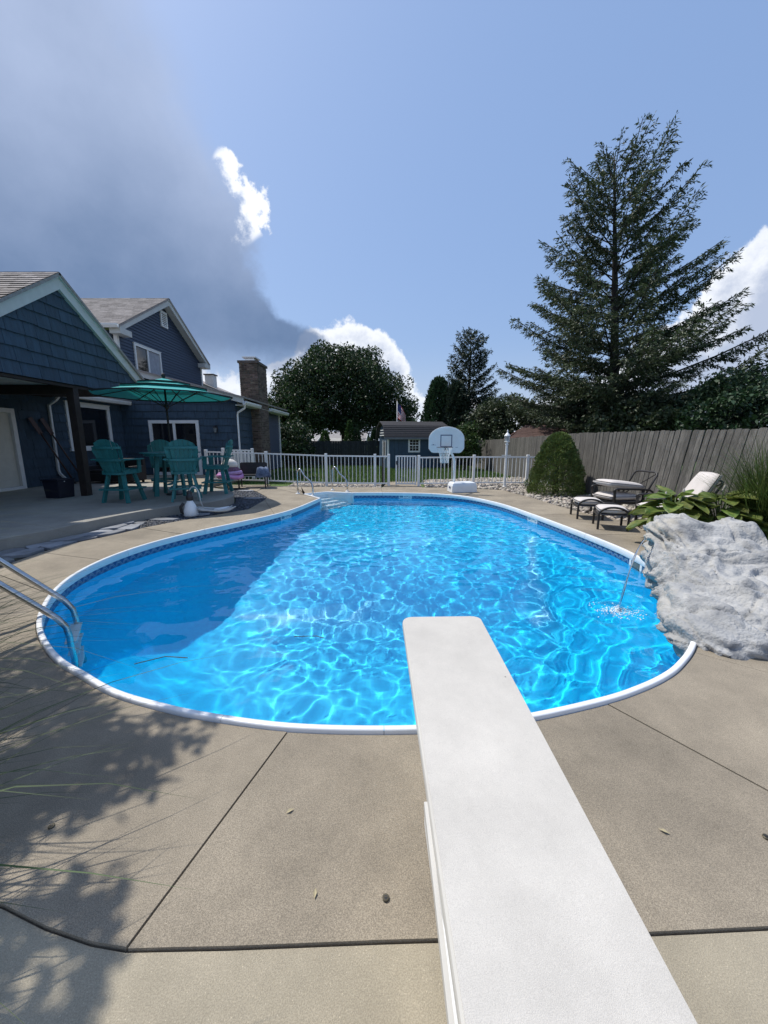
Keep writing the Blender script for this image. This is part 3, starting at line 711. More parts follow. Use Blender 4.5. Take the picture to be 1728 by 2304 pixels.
# porch roof slabs
def roof_slab(name, pts4, thick, parent, mat=M_roof, courses=0, tab=0.32, expo=0.15):
    a, b, c, d = [Vector(p) for p in pts4]      # a,b lower edge; c,d upper edge
    n = (b-a).cross(d-a).normalized()
    if n.z < 0: n = -n
    mb = MB(); mb.add([a, b, c, d, a-n*thick, b-n*thick, c-n*thick, d-n*thick], [(0, 1, 2, 3), (7, 6, 5, 4), (0, 4, 5, 1), (1, 5, 6, 2), (2, 6, 7, 3), (3, 7, 4, 0)])
    base = mb.build(name, mat, parent)
    if courses:
        up = (d-a); Ls = up.length; up.normalize(); ru = (b-a); W = ru.length; ru.normalize(); J_ = MB(); rnd = random.Random(5); k = 0; s = 0
        while s < Ls-0.02:
            x = -rnd.uniform(0, tab)
            while x < W:
                x0, x1 = max(0, x+.004), min(W, x+tab-.004)
                if x1 > x0+.02:
                    h0, h1 = 0.017+rnd.uniform(0, .006), 0.004; s1 = min(Ls, s+expo+.01)
                    q = [a+ru*x0+up*s+n*h0, a+ru*x1+up*s+n*h0, a+ru*x1+up*s1+n*h1, a+ru*x0+up*s1+n*h1]
                    J_.add(q + [a+ru*x0+up*s, a+ru*x1+up*s], [(0, 1, 2, 3), (4, 5, 1, 0)])
                x += tab
            s += expo; k += 1
        tag(J_.build('roof_shingles', mat, base), kind='stuff')
    return base
XB = -14.5
roof_slab('porch_roof', [(XB, AY-HALF-.05, EZ-.03), (GX+.13, AY-HALF-.05, EZ-.03), (GX+.13, AY, AZ+.05), (XB, AY, AZ+.05)], 0.06, gable, courses=1)
roof_slab('porch_roof', [(GX+.13, AY+HALF+.05, EZ-.03), (XB, AY+HALF+.05, EZ-.03), (XB, AY, AZ+.05), (GX+.13, AY, AZ+.05)], 0.06, gable)
MB().box((-9.0, (6.5+9.58)/2, gz0+0.03), (3.0, 3.08, 0.05)).build('porch_ceiling', pm('porch_ceiling', (0.55, 0.60, 0.55), 0.6), gable)
MB().box((-9.0, (9.75+12.25)/2, gz0+0.03), (3.0, 2.5, 0.05)).build('porch_ceiling', MATS['dark_brown_wood'], gable)
MB().box((-9.0, 9.66, 2.74), (3.1, 0.16, 0.20)).build('porch_beam', M_dkwood, gable)
MB().box((GX-.10, 9.4, gz0-0.04), (0.12, 5.2, 0.06)).build('porch_beam', M_dkwood, gable)
post = MB().box((GX-.14, 9.66, (PZ+2.64)/2), (0.17, 0.17, 2.64-PZ)).build('porch_post', M_dkwood, gable)

# ---- unseen house block nearer than the porch, added to shade the patio
shadeb = hempty('shade_block')
MB().box((-11.2, 4.2, 2.45), (6.6, 4.4, 4.9)).build('wall_panel', M_lap, shadeb)
roof_slab('shade_roof', [(-7.2, 1.6, 4.98), (-7.2, 7.9, 4.98), (-11.2, 7.9, 6.7), (-11.2, 1.6, 6.7)], .10, shadeb)
roof_slab('shade_roof', [(-15.0, 6.6, 4.88), (-15.0, 1.6, 4.88), (-11.2, 1.6, 6.6), (-11.2, 6.6, 6.6)], .10, shadeb)
# ---- ground floor wall facing the pool (plane X = WX)
WX, WZ1 = -10.5, 3.0
wallB = hempty('porch_wall')
door_r = (9.75, 11.15, PZ, 2.42); win_r = (13.0, 15.05, 1.22, 2.80)
MB().prism([(5.5, 0), (15.85, 0), (15.85, WZ1), (5.5, WZ1)], (WX-0.001, 0, 0), (0, 1, 0), (0, 0, 1), (1, 0, 0), 0.2).build('wall_panel', M_wallback, wallB)
shakes('X', WX, [], [door_r, win_r], wallB, PZ, 2.97, 10.6, 15.8, 0.28, 0.42, 0.75, seed=9)
def framed_window(kind, c, r, parent, mull=None, sill=True, fw=0.10, name='window', door=False):
    u, n = HU[kind]; o0 = plane_o(kind, c); a0, a1, z0, z1 = r
    def slab(x0, x1, y0, y1, d0, d1, nm, mat, par, bevel=0):
        return MB().prism([(x0, y0), (x1, y0), (x1, y1), (x0, y1)], o0 + n*d1, u, (0, 0, 1), n, d1-d0).build(nm, mat, par, bevel=bevel)
    g = slab(a0+fw, a1-fw, z0+fw, z1-fw, 0.001, 0.010, name, M_glassdark, parent)
    slab(a0, a1, z1-fw, z1, 0.0, 0.062, 'frame', M_gutter, g); slab(a0, a1, z0, z0+fw, 0.0, 0.060, 'frame', M_gutter, g)
    slab(a0, a0+fw, z0+fw, z1-fw, 0.0, 0.058, 'frame', M_gutter, g); slab(a1-fw, a1, z0+fw, z1-fw, 0.0, 0.058, 'frame', M_gutter, g)
    if mull is not None:
        for mx_ in mull: slab(mx_-.05, mx_+.05, z0+fw, z1-fw, 0.010, 0.045, 'mullion', M_gutter, g)
    if sill: slab(a0-.03, a1+.03, z0-.035, z0-.002, 0.0, 0.085, 'sill', M_gutter, g)
    slab(a0-.02, a1+.02, z1+.002, z1+.03, 0.0, 0.075, 'head_trim', M_gutter, g) if not door else None
    return g
framed_window('X', WX+.012, win_r, wallB, fw=0.13)
# ---- front door
d0, d1, dz0, dz1 = door_r
dr = MB().prism([(d0+.12, dz0+.08), (d1-.30, dz0+.08), (d1-.30, dz1-.12), (d0+.12, dz1-.12)], (WX+0.02, 0, 0), (0, 1, 0), (0, 0, 1), (1, 0, 0), 0.03).build('door', M_door, wallB)
for (y0, y1, z0, z1) in ((d0+.2, d0+.5, .45, 1.0), (d0+.6, d1-.38, .45, 1.0), (d0+.2, d0+.5, 1.15, 1.75), (d0+.6, d1-.38, 1.15, 1.75)):
    MB().prism([(y0, z0), (y1, z0), (y1, z1), (y0, z1)], (WX+0.032, 0, 0), (0, 1, 0), (0, 0, 1), (1, 0, 0), 0.011).build('door_panel', M_door, dr, bevel=0.006)
arcp = [(d0+.22+.56*t, 1.95+0.22*math.sin(math.pi*t)) for t in [k/10 for k in range(11)]] + [(d0+.78, 1.90), (d0+.22, 1.90)]
MB().prism(arcp, (WX+0.034, 0, 0), (0, 1, 0), (0, 0, 1), (1, 0, 0), 0.012).build('fan_light', M_glassdark, dr)
MB().prism([(d0+.12, .30), (d0+.62, .30), (d0+.62, .95), (d0+.12, .95)], (WX+0.045, 0, 0), (0, 1, 0), (0, 0, 1), (1, 0, 0), 0.012).build('dog_flap', M_black, dr)
for (y0, y1, z0, z1, t) in ((d1-.12, d1, dz0, dz1, .09), (d1-.30, d1-.121, dz0+.08, dz1-.12, .012), (d0, d1-.121, dz1-.119, dz1, .088), (d0, d1-.121, dz0, dz0+.079, .10)):
    MB().prism([(y0, z0), (y1, z0), (y1, z1), (y0, z1)], (WX+t, 0, 0), (0, 1, 0), (0, 0, 1), (1, 0, 0), t).build('door_frame', M_door if t == .012 else M_gutter, wallB)
# gutter + downspout of the window wing
def gutter(pts, parent, w=0.13):
    a, b = [Vector(p) for p in pts]; d = (b-a).normalized(); side = Vector((d.y, -d.x, 0))
    if abs(d.x) < .5 and side.x < 0: side = -side
    if abs(d.x) >= .5 and side.y > 0: side = -side
    prof_ = [(0, 0.12), (0, 0), (.03, -.02), (.09, -.02), (w, .06), (w, .12), (w-.02, .12), (w-.03, .05), (.03, .0), (.02, .12)]
    top = [a + side*x + Vector((0, 0, y)) for x, y in prof_]; bot = [b + side*x + Vector((0, 0, y)) for x, y in prof_]; m = len(prof_)
    MB().add(top+bot, [(i, (i+1) % m, (i+1) % m+m, i+m) for i in range(m)] + [tuple(range(m)), tuple(reversed(range(m, 2*m)))]).build('gutter', M_gutter, parent)
def downspout(path, parent, w=0.075):
    mb = MB()
    mb.tube(path, w*.62, 4); o = mb.build('downspout', M_gutter, parent, bevel=0.006); return o
gutter([(WX+.36, 12.2, 2.93), (WX+.36, 15.85, 2.93)], wallB)
MB().box((WX+.18, 14.05, 2.945), (.35, 3.7, .03)).build('soffit', M_gutter, wallB)
roof_slab('wing_roof', [(WX+.5, 12.2, 3.07), (WX+.5, 15.95, 3.07), (WX-4, 15.95, 4.7), (WX-4, 12.2, 4.7)], .05, wallB)
downspout([(WX+.40, 12.42, 2.93), (WX+.30, 12.38, 2.78), (WX+.09, 12.34, 2.62), (WX+.07, 12.34, 0.62), (WX+.10, 12.34, .50), (WX+.25, 12.36, .32)], wallB)

# ---- french door wing (plane Y = FY)
FY, FX1 = 15.8, -5.9
wingC = hempty('garden_wing')
zr = lambda x: 2.97 + (FX1-x)*0.25
fd = (-9.42, -7.42, PZ-.02, 2.33)
wallpoly = [(WX, 0), (FX1, 0), (FX1, zr(FX1)), (WX, zr(WX))]
MB().prism(wallpoly, (0, FY+.001, 0), (1, 0, 0), (0, 0, 1), (0, -1, 0), 0.2).build('wall_panel', M_wallback, wingC)
shakes('Y', FY, [(0.25, 1, 2.97+FX1*0.25)], [fd], wingC, PZ, 4.1, WX+.03, FX1, 0.28, 0.42, 0.75, seed=21)
framed_window('Y', FY-.012, fd, wingC, mull=[-8.42], sill=False, fw=0.12, name='patio_door', door=True)
MB().box((-8.36, FY-.07, 1.2), (.03, .05, .22)).build('door_handle', M_black, wingC)
rp = [(WX-.1, zr(WX-.1)+.30), (FX1+.42, zr(FX1+.42)+.30), (FX1+.42, zr(FX1+.42)+.10), (WX-.1, zr(WX-.1)+.10)]
MB().prism(rp, (0, FY-.30, 0), (1, 0, 0), (0, 0, 1), (0, -1, 0), 0.05).build('rake_board', M_trim, wingC)
roof_slab('wing_roof', [(FX1+.45, FY-.36, zr(FX1+.45)+.36), (FX1+.45, 22.4, zr(FX1+.45)+.36), (WX, 22.4, zr(WX)+.36), (WX, FY-.36, zr(WX)+.36)], .06, wingC)
MB().box((FX1+.2, (FY+22.3)/2, 2.92), (.40, 22.4-FY, .03)).build('soffit', M_gutter, wingC)
gutter([(FX1+.40, FY-.34, 2.93), (FX1+.40, 17.42, 2.93)], wingC); gutter([(FX1+.40, 18.95, 2.93), (FX1+.40, 22.4, 2.93)], wingC)
downspout([(FX1+.46, FY-.26, 2.93), (FX1+.42, FY-.18, 2.80), (FX1+.10, FY-.10, 2.62), (FX1+.07, FY-.07, 2.5), (FX1+.07, FY-.07, .1)], wingC)
MB().prism([(FY, 0), (22.0, 0), (22.0, 2.97), (FY, 2.97)], (FX1-.001, 0, 0), (0, 1, 0), (0, 0, 1), (1, 0, 0), .2).build('wall_panel', M_wallback, wingC)
shakes('X', FX1, [], [], wingC, 0.0, 2.95, FY+.03, 17.6, 0.28, 0.42, 0.75, seed=31, joined=True)
for k in range(24):
    z = 0.05+k*.12
    MB().add([(FX1+.006, 18.8, z+.125), (FX1+.030, 18.8, z), (FX1+.030, 21.95, z), (FX1+.006, 21.95, z+.125), (FX1, 18.8, z), (FX1, 21.95, z)], [(0, 1, 2, 3), (1, 4, 5, 2)]).build('siding_board', M_lap, wingC)
MB().box((FX1+.03, 22.0, 1.48), (.10, .10, 2.9)).build('corner_trim', M_gutter, wingC)
MB().box((FX1+.03, 19.0, 1.1), (.10, .10, 2.1)).build('corner_trim', M_gutter, wingC)
# ---- chimney
CX0, CX1, CY0, CY1, CZ1 = -6.28, -5.50, 17.5, 18.85, 4.85
chim = hempty('chimney')
MB().box(((CX0+CX1)/2, (CY0+CY1)/2, CZ1/2), (CX1-CX0-.03, CY1-CY0-.03, CZ1)).build('mortar_core', M_mortar, chim)
rows = int(CZ1/.08); bricks = []
for k in range(rows):
    z = CZ1-.04-k*.08; off = .11 if k % 2 else 0
    x = CX0 - off
    while x < CX1-.01:
        a, b = max(CX0, x), min(CX1, x+.212)
        if b-a > .03: bricks.append(((a+b)/2, CY0+.045, z, b-a, .10))
        x += .222
    y = CY0 + .105 - (.11-off)
    while y < CY1-.01:
        a, b = max(CY0+.105, y), min(CY1, y+.212)
        if b-a > .03: bricks.append((CX1-.045, (a+b)/2, z, .10, b-a))
        y += .222
rest = MB(); cache = {}
for i, (x, y, z, w, d) in enumerate(bricks):
    if i < 300:
        key = (round(w, 3), round(d, 3))
        if key not in cache: cache[key] = MB().box((0, 0, 0), (w, d, .068)).mesh('brick')
        o = mesh_obj('brick', cache[key], M_brick, chim); o.location = (x+random.uniform(-.003, .003), y+random.uniform(-.003, .003), z)
    else: rest.box((x, y, z), (w, d, .068))
tag(rest.build('brickwork', M_brick2, chim), kind='stuff')
MB().box(((CX0+CX1)/2, (CY0+CY1)/2, CZ1+.03), (CX1-CX0+.10, CY1-CY0+.10, .10)).build('chimney_crown', pm('chimney_crown', (.10, .08, .07), .9, .3, 12), chim)
fl = MB().box(((CX0+CX1)/2-.02, (CY0+CY1)/2-.1, CZ1+.16), (.40, .5, .16)).build('flue', M_steel, chim)
MB().box(((CX0+CX1)/2-.02, (CY0+CY1)/2-.1, CZ1+.27), (.60, .72, .05)).build('flue_cap', M_steel, chim)
MB().box((CX0+.08, CY0-.02, 3.22), (.36, .5, .30)).build('roof_cricket', M_gutter, chim)

# ---- upper storey (plane X = UX)
UX, UA, UZ, UH, US = -10.5, 19.6, 8.05, 3.85, 0.56
upper = hempty('upper_storey')
ez = UZ - US*UH
gp_poly = [(UA-UH+.35, 3.6), (UA+UH-.35, 3.6), (UA+UH-.35, UZ-US*(UH-.35)-.15), (UA, UZ-.15), (UA-UH+.35, UZ-US*(UH-.35)-.15)]
MB().prism(gp_poly, (UX-.005, 0, 0), (0, 1, 0), (0, 0, 1), (1, 0, 0), .2).build('wall_panel', M_wallback, upper)
uw = (17.05, 19.0, 3.95, 5.55); vent_r = (19.35, 19.85, 6.85, 7.5)
z = 3.62
while z < UZ-.2:
    poly = [(UA-UH+.35, z), (UA+UH-.35, z), (UA+UH-.35, z+.135), (UA-UH+.35, z+.135)]
    for h in ((US, 1, UZ-.2+US*UA), (-US, 1, UZ-.2-US*UA)): poly = clip_poly(poly, *h) if len(poly) > 2 else []
    for p in (minus_rects(poly, [uw, vent_r]) if len(poly) > 2 else []):
        m = len(p); yb = z
        front = [Vector((UX + .032 - .026*min(1, (q[1]-z)/.135), q[0], q[1])) for q in p]; back = [Vector((UX, q[0], q[1])) for q in p]
        A = sum(p[i][0]*p[(i+1) % m][1] - p[(i+1) % m][0]*p[i][1] for i in range(m)) > 0
        if not A: front.reverse(); back.reverse()
        MB().add(front+back, [tuple(range(m))] + [(i, i+m, (i+1) % m+m, (i+1) % m) for i in range(m)]).build('siding_board', M_lap, upper)
    z += .13
framed_window('X', UX+.012, uw, upper, mull=[18.0], fw=0.09)
MB().prism([(18.06, 4.05), (18.9, 4.05), (18.9, 5.45), (18.06, 5.45)], (UX+.030, 0, 0), (0, 1, 0), (0, 0, 1), (1, 0, 0), .008).build('window_blind', pm('window_blind', (.30, .32, .36), .7), upper)
for k in range(7):
    MB().box((UX+.05, 19.6, 6.93+k*.085), (.04, .40, .04)).build('vent_louvre', M_gutter, upper)
for (y0, y1, z0, z1) in ((19.33, 19.40, 6.82, 7.53), (19.80, 19.87, 6.82, 7.53), (19.401, 19.799, 7.47, 7.53), (19.401, 19.799, 6.82, 6.88)):
    MB().box((UX+.045, (y0+y1)/2, (z0+z1)/2), (.06, y1-y0, z1-z0)).build('vent_frame', M_gutter, upper)
rake('X', UX+.30, (UA, UZ), UH, US, .26, .06, upper, 'rake_board')
rake('X', UX+.36, (UA, UZ+.015), UH+.02, US, .06, .03, upper, 'drip_edge', MATS['drip_edge'])
for sgn in (-1, 1):
    y1 = UA+sgn*UH
    MB().prism([(UA, UZ-.2), (y1, ez-.2), (y1, ez-.24), (UA, UZ-.24)], (UX+.31, 0, 0), (0, 1, 0), (0, 0, 1), (1, 0, 0), .34).build('soffit', M_trim, upper)
    MB().box((UX+.20, y1-sgn*.32, ez-.20), (.42, .70, .22)).build('cornice_return', M_trim, upper)
roof_slab('upper_roof', [(-17, UA-UH-.08, ez-.03), (UX+.40, UA-UH-.08, ez-.03), (UX+.40, UA, UZ+.06), (-17, UA, UZ+.06)], .07, upper, courses=1, tab=.36, expo=.17)
roof_slab('upper_roof', [(UX+.40, UA+UH+.08, ez-.03), (-17, UA+UH+.08, ez-.03), (-17, UA, UZ+.06), (UX+.40, UA, UZ+.06)], .07, upper)
gutter([(-17, UA-UH-.10, ez-.12), (UX+.42, UA-UH-.10, ez-.12)], upper)
MB().prism([(-17, 3), (UX-.21, 3), (UX-.21, ez-.1), (-17, ez-.1)], (0, UA-UH+.36, 0), (1, 0, 0), (0, 0, 1), (0, -1, 0), .2).build('wall_panel', M_lap, upper)
MB().box((UX-.02, UA-UH+.34, 4.7), (.14, .12, 2.2)).build('corner_trim', M_gutter, upper)
MB().box((UX-.02, UA+UH-.34, 4.7), (.14, .12, 2.2)).build('corner_trim', M_gutter, upper)
framed_window('Y', UA-UH+.35, (-11.4, -10.85, 4.6, 5.45), upper, fw=.07)
# ---- back wing behind the french-door roof
back = hempty('back_wing')
bz = lambda x: 5.15 - (x+11.6)*0.41
MB().prism([(-14, 0), (-8.4, 0), (-8.4, bz(-8.4)-.1), (-11.6, bz(-11.6)-.1), (-14, bz(-11.6)-1)], (0, 23.6, 0), (1, 0, 0), (0, 0, 1), (0, -1, 0), 3).build('wall_panel', M_lap, back)
MB().prism([(-12.2, bz(-12.2)+.02), (-8.1, bz(-8.1)+.02), (-8.1, bz(-8.1)-.16), (-12.2, bz(-12.2)-.16)], (0, 23.5, 0), (1, 0, 0), (0, 0, 1), (0, -1, 0), .06).build('rake_board', M_trim, back)
roof_slab('back_roof', [(-7.9, 23.4, bz(-7.9)+.08), (-7.9, 27, bz(-7.9)+.08), (-12.4, 27, bz(-12.4)+.08), (-12.4, 23.4, bz(-12.4)+.08)], .06, back)
vp = MB().box((-10.6, 24.6, 5.05), (.5, .5, .75)).build('roof_vent', M_gutter, back); MB().box((-10.6, 24.6, 5.46), (.62, .62, .06)).build('vent_cap', MATS['chimney_crown'], vp)
MB().tube([(-8.6, 24.5, 4.0), (-8.6, 24.5, 4.6)], .03, 8).build('vent_pipe', M_black, back)


# ================================================================== PATIO FURNITURE
M_teal = pm('teal_poly_lumber', (0.022, 0.17, 0.175), 0.5, 0.10, 5, rand=0.08)
M_fabric = pm('teal_canopy', (0.02, 0.36, 0.35), 0.8, 0.06, 6, trans=0.12)
M_band = pm('canopy_band', (0.012, 0.02, 0.022), 0.8)
def lbuild(mb, name, mat, parent, **k): return mb.build(name, mat, parent, **k)

def make_bar_chair():
    c = empty('bar_chair')
    SH = 0.68
    for sx in (-1, 1):
        for sy in (-1, 1):
            MB().bar((sx*.29, sy*.27, 0), (sx*.17, sy*.17, SH-.05), .05, .085, up=(0, 1, 0)).build('leg', M_teal, c)
    for sy in (-1, 1): MB().box((0, sy*.27, .30), (.66, .10, .035)).build('footrest', M_teal, c)
    for sx in (-1, 1): MB().box((sx*.28, 0, .302), (.085, .44, .03)).build('footrest', M_teal, c)
    MB().lathe([(.16, SH-.06), (.16, SH-.035)], n=18).build('swivel_plate', M_black, c)
    for sx in (-1, 1): MB().box((sx*.24, 0, SH-.005), (.035, .50, .08)).build('seat_rail', M_teal, c)
    for k in range(6): MB().box((0, -.17+k*.085, SH+.05-abs(k-2)*.006), (.50, .074, .022)).build('seat_slat', M_teal, c, bevel=.004)
    MB().box((0, .27, SH+.02), (.50, .03, .09)).build('seat_apron', M_teal, c)
    # fan back
    for k in range(7):
        t = (k-3)/3.0; x0 = t*.205; x1 = t*.290; y0 = -.22 + .05*t*t; y1 = -.42 + .07*t*t
        arcz = lambda x: 1.40 - 1.35*x*x - 6.0*max(0, abs(x)-.22)**2
        m = MB(); w0, w1 = .064, .092; z0 = SH-.05; th = .02; vs = []
        za, zb_ = arcz(x1-w1/2), arcz(x1+w1/2)
        for (xa, xb_, y, zl, zr_) in ((x0-w0/2, x0+w0/2, y0, z0, z0), (x1-w1/2, x1+w1/2, y1, za, zb_)):
            vs += [(xa, y+th/2, zl), (xb_, y+th/2, zr_), (xb_, y-th/2, zr_), (xa, y-th/2, zl)]
        fs = [(3, 2, 1, 0)] + [(i, (i+1) % 4, 4+(i+1) % 4, 4+i) for i in range(4)] + [(4, 5, 6, 7)]
        m.add(vs, fs).build('back_slat', M_teal, c)
    for z, hw, yb in ((SH-.03, .26, -.245), (.95, .335, -.325), (1.22, .325, -.39)):
        pts = []
        for k in range(9):
            t = (k-4)/4; pts.append((t*hw, yb - .012 + .055*t*t, z))
        m = MB()
        for a, b in zip(pts, pts[1:]): m.bar(a, b, .03, .05, up=(0, 0, 1))
        m.build('back_rail', M_teal, c)
    for sx in (-1, 1):
        MB().prism([(-.055, -.36), (.055, -.36), (.065, .20), (.03, .30), (-.05, .28), (-.06, .1)], (sx*.33, 0, .975), (1, 0, 0), (0, 1, 0), (0, 0, 1), .026).build('armrest', M_teal, c, bevel=.004)
        MB().bar((sx*.27, .22, SH-.03), (sx*.30, .20, .95), .10, .03, up=(1, 0, 0)).build('arm_post', M_teal, c)
    return c
bar0 = make_bar_chair()
specs = [((-5.95, 8.72, PZ), R(-4), 'teal bar-height slat chair nearest the dark porch post'),
         ((-4.62, 8.92, PZ), R(24), 'teal bar-height slat chair with its back to the pool pump sprayer'),
         ((-4.42, 10.2, PZ), R(98), 'teal bar-height slat chair seen side-on by the white fence'),
         ((-6.15, 10.75, PZ), R(212), 'teal bar-height slat chair on the house side of the table')]
for i, (loc, rz, lab) in enumerate(specs):
    c = bar0 if i == 0 else copy_tree(bar0)
    c.location = loc; c.rotation_euler = (0, 0, rz); tag(c, lab, 'chair', 'teal bar chairs round the table')
TX, TY = -5.40, 9.85
tb = empty('bar_table', (TX, TY, PZ), R(12), 'tall round teal slatted table under the umbrella', 'table')
for k in range(9):
    x = -.56+k*.14; hl = math.sqrt(max(.02, .64**2 - x*x))
    MB().box((x, 0, 1.07), (.128, 2*hl, .03)).build('top_slat', M_teal, tb, bevel=.004)
m = MB(); ring = [(.60*math.cos(a), .60*math.sin(a), 1.03) for a in [2*math.pi*k/24 for k in range(25)]]
for a, b in zip(ring, ring[1:]): m.bar(a, b, .03, .06)
m.build('top_ring', M_teal, tb)
for k in range(4):
    a = math.pi/4 + k*math.pi/2
    MB().bar((.46*math.cos(a), .46*math.sin(a), 0), (.36*math.cos(a), .36*math.sin(a), 1.03), .05, .10, up=(math.cos(a), math.sin(a), 0)).build('leg', M_teal, tb)
for s in (0, 1): MB().box((0, 0, .30+.032*s), (.88 if s else .10, .10 if s else .88, .03)).build('stretcher', M_teal, tb)

um = empty('patio_umbrella', (TX, TY, PZ), R(10), 'teal three-tier patio umbrella open above the bar table', 'umbrella')
UB = 2.44
MB().tube([(0, 0, .02), (0, 0, 2.80)], .024, 12).build('pole', M_dkwood, um, smooth=True)
MB().lathe([(.20, 0), (.20, .03), (.10, .06), (.04, .10), (.04, .25)], n=20).build('base', M_black, um)
def canopy(r0, z0, r1, z1, val, name, parent, seg=8, gap=0):
    m = MB()
    for j in range(5):
        t = j/4; r = r0+(r1-r0)*t; z = z0+(z1-z0)*t - 0.03*math.sin(math.pi*t)*(r0-r1)
        for k in range(seg*4):
            a = 2*math.pi*k/(seg*4); f = 1 - (0.05+.01*t)*abs(math.sin(a*seg/2)); m.v.append((r*f*math.cos(a), r*f*math.sin(a), z + (0.0 if r1 else 0)))
    n = seg*4
    for j in range(4):
        for k in range(n): m.f.append((j*n+k, j*n+(k+1) % n, (j+1)*n+(k+1) % n, (j+1)*n+k))
    o = m.build(name, M_fabric, parent)
    if val:
        v = MB()
        for zz, rr in ((z0, r0*1.002), (z0-val, r0*1.004)):
            for k in range(n):
                a = 2*math.pi*k/n; f = 1-.05*abs(math.sin(a*seg/2)); v.v.append((rr*f*math.cos(a), rr*f*math.sin(a), zz))
        for k in range(n): v.f.append((k, n+k, n+(k+1) % n, (k+1) % n))
        v.build('canopy_edge', M_band, o)
    return o
canopy(1.58, UB+.02, .80, UB+.19, .03, 'canopy', um); canopy(.98, UB+.20, .48, UB+.30, .035, 'upper_canopy', um); canopy(.60, UB+.315, .02, UB+.43, .03, 'top_canopy', um)
for k in range(8):
    a = 2*math.pi*k/8; d = Vector((math.cos(a), math.sin(a), 0))
    rb = MB().bar(d*.05 + Vector((0, 0, UB+.30)), d*1.55 + Vector((0, 0, UB-.012)), .018, .018).build('rib', M_dkwood, um)
    MB().bar(d*.05 + Vector((0, 0, UB-.25)), d*.78 + Vector((0, 0, UB+.13)), .014, .014).build('strut', M_dkwood, rb)
MB().lathe([(.03, UB+.44), (.045, UB+.47), (.05, UB+.50), (.03, UB+.54), (.01, UB+.55)], n=12).build('finial', M_dkwood, um, smooth=True)
MB().lathe([(.05, UB-.30), (.05, UB-.20)], n=10).build('runner_hub', M_dkwood, um)

# two long wooden oars leaning by the door, dark bin, lantern, dark sofa in the shade
M_oar = pm('oar_wood', (0.060, 0.026, 0.016), 0.5, 0.3, 8)
for i, (y0, y1, top, lab) in enumerate(((12.35, 11.55, 2.30, 'dark brown wooden oar leaning closest to the cream door'), (12.75, 11.95, 2.28, 'dark brown wooden oar leaning beside the white downspout'))):
    o = empty('wooden_oar', (WX+.55, y0, PZ), 0, lab, 'oar', 'oars leaning on the porch wall')
    top_ = Vector((-.47, y1-y0, top-PZ)); d = top_.normalized()
    MB().tube([(0, 0, 0), d*1.75], .022, 8).build('shaft', M_oar, o, smooth=True)
    MB().bar(d*1.70, d*2.22, .15, .022, up=(1, 0, 0)).build('blade', M_oar, o, bevel=.008)
    MB().tube([d*.0, d*.14], .03, 8).build('grip', M_black, o)
bn = empty('storage_bin', (-7.95, 9.35, PZ), R(-8), 'dark navy storage bin standing beside the porch post', 'bin')
M_bin = pm('navy_plastic', (0.010, 0.013, 0.028), 0.5)
MB().box((0, 0, .21), (.40, .38, .42), taper=1.12).build('body', M_bin, bn, bevel=.015); MB().box((0, 0, .44), (.48, .46, .035)).build('lid', M_bin, bn, bevel=.01)
MB().lathe([(.012, 0), (.012, .02)], (.21, -.05, .40), 8, Matrix.Rotation(R(90), 3, 'Y')).build('latch', M_gutter, bn)
lt = empty('wall_lantern', (-6.72, FY-.03, 1.95), 0, 'black lantern mounted on the wall right of the patio door', 'lantern')
MB().box((0, -.015, .05), (.09, .03, .26)).build('back_plate', M_black, lt); MB().tube([(0, -.02, .15), (0, -.12, .19), (0, -.16, .14)], .012, 8).build('arm', M_black, lt)
MB().lathe([(.02, .16), (.10, .10), (.105, .085)], (0, -.16, 0), 6).build('cap', M_black, lt)
MB().lathe([(.045, -.10), (.075, .085)], (0, -.16, 0), 6).build('glass', pm('lantern_glass', (.16, .18, .20), .1), lt)
MB().lathe([(.02, -.14), (.05, -.10)], (0, -.16, 0), 6).build('base', M_black, lt)
sf = empty('outdoor_sofa', (-8.9, 12.75, PZ-.02), R(0), 'black outdoor sofa in deep shade behind the bar chairs', 'sofa')
M_sofa = pm('black_wicker', (.010, .010, .012), .7, .3, 40, .5, 60)
MB().box((0, 0, .22), (1.6, .75, .28)).build('seat_base', M_sofa, sf, bevel=.03); MB().box((0, .32, .55), (1.6, .14, .50)).build('backrest', M_sofa, sf, bevel=.03)
for sx in (-1, 1):
    MB().box((sx*.74, 0, .42), (.13, .74, .30)).build('armrest', M_sofa, sf, bevel=.02)
    for sy in (-1, 1): MB().box((sx*.7, sy*.3, .04), (.06, .06, .08)).build('foot', M_sofa, sf)
for sx in (-.35, .35): MB().box((sx, -.02, .40), (.66, .62, .10)).build('seat_cushion', M_sofa, sf, bevel=.03)

# ================================================================== FENCES
def baluster_mesh(h, w): return MB().box((0, 0, h/2), (w, w, h)).mesh('baluster')
def white_fence(name, label, posts, H=1.06, bal=.125, bw=.019, group=None):
    a = posts[0]; f = empty(name, a, 0, label, 'fence', group)
    O = Vector(a)
    for p in posts:
        q = Vector(p)-O
        po = MB().box(q+Vector((0, 0, H/2)), (.085, .085, H)).build('post', M_white, f)
        MB().box(q+Vector((0, 0, H+.012)), (.10, .10, .03), taper=.75).build('post_cap', M_white, po)
    bmesh_ = baluster_mesh(H-.20, bw)
    bmesh_.materials.append(M_white)
    for p, q in zip(posts, posts[1:]):
        A, B = Vector(p)-O, Vector(q)-O; d = (B-A); L_ = d.length; d.normalize()
        for z, h in ((H-.055, .045), (.10, .045)):
            MB().bar(A+d*.043+Vector((0, 0, z)), B-d*.043+Vector((0, 0, z)), .04, h).build('rail', M_white, f)
        n = max(1, round((L_-.08)/bal)); 
        for k in range(1, n):
            o = mesh_obj('baluster', bmesh_, M_white, f); o.location = A + (B-A)*(k/n) + Vector((0, 0, .12))
    return f
WFY = 13.3
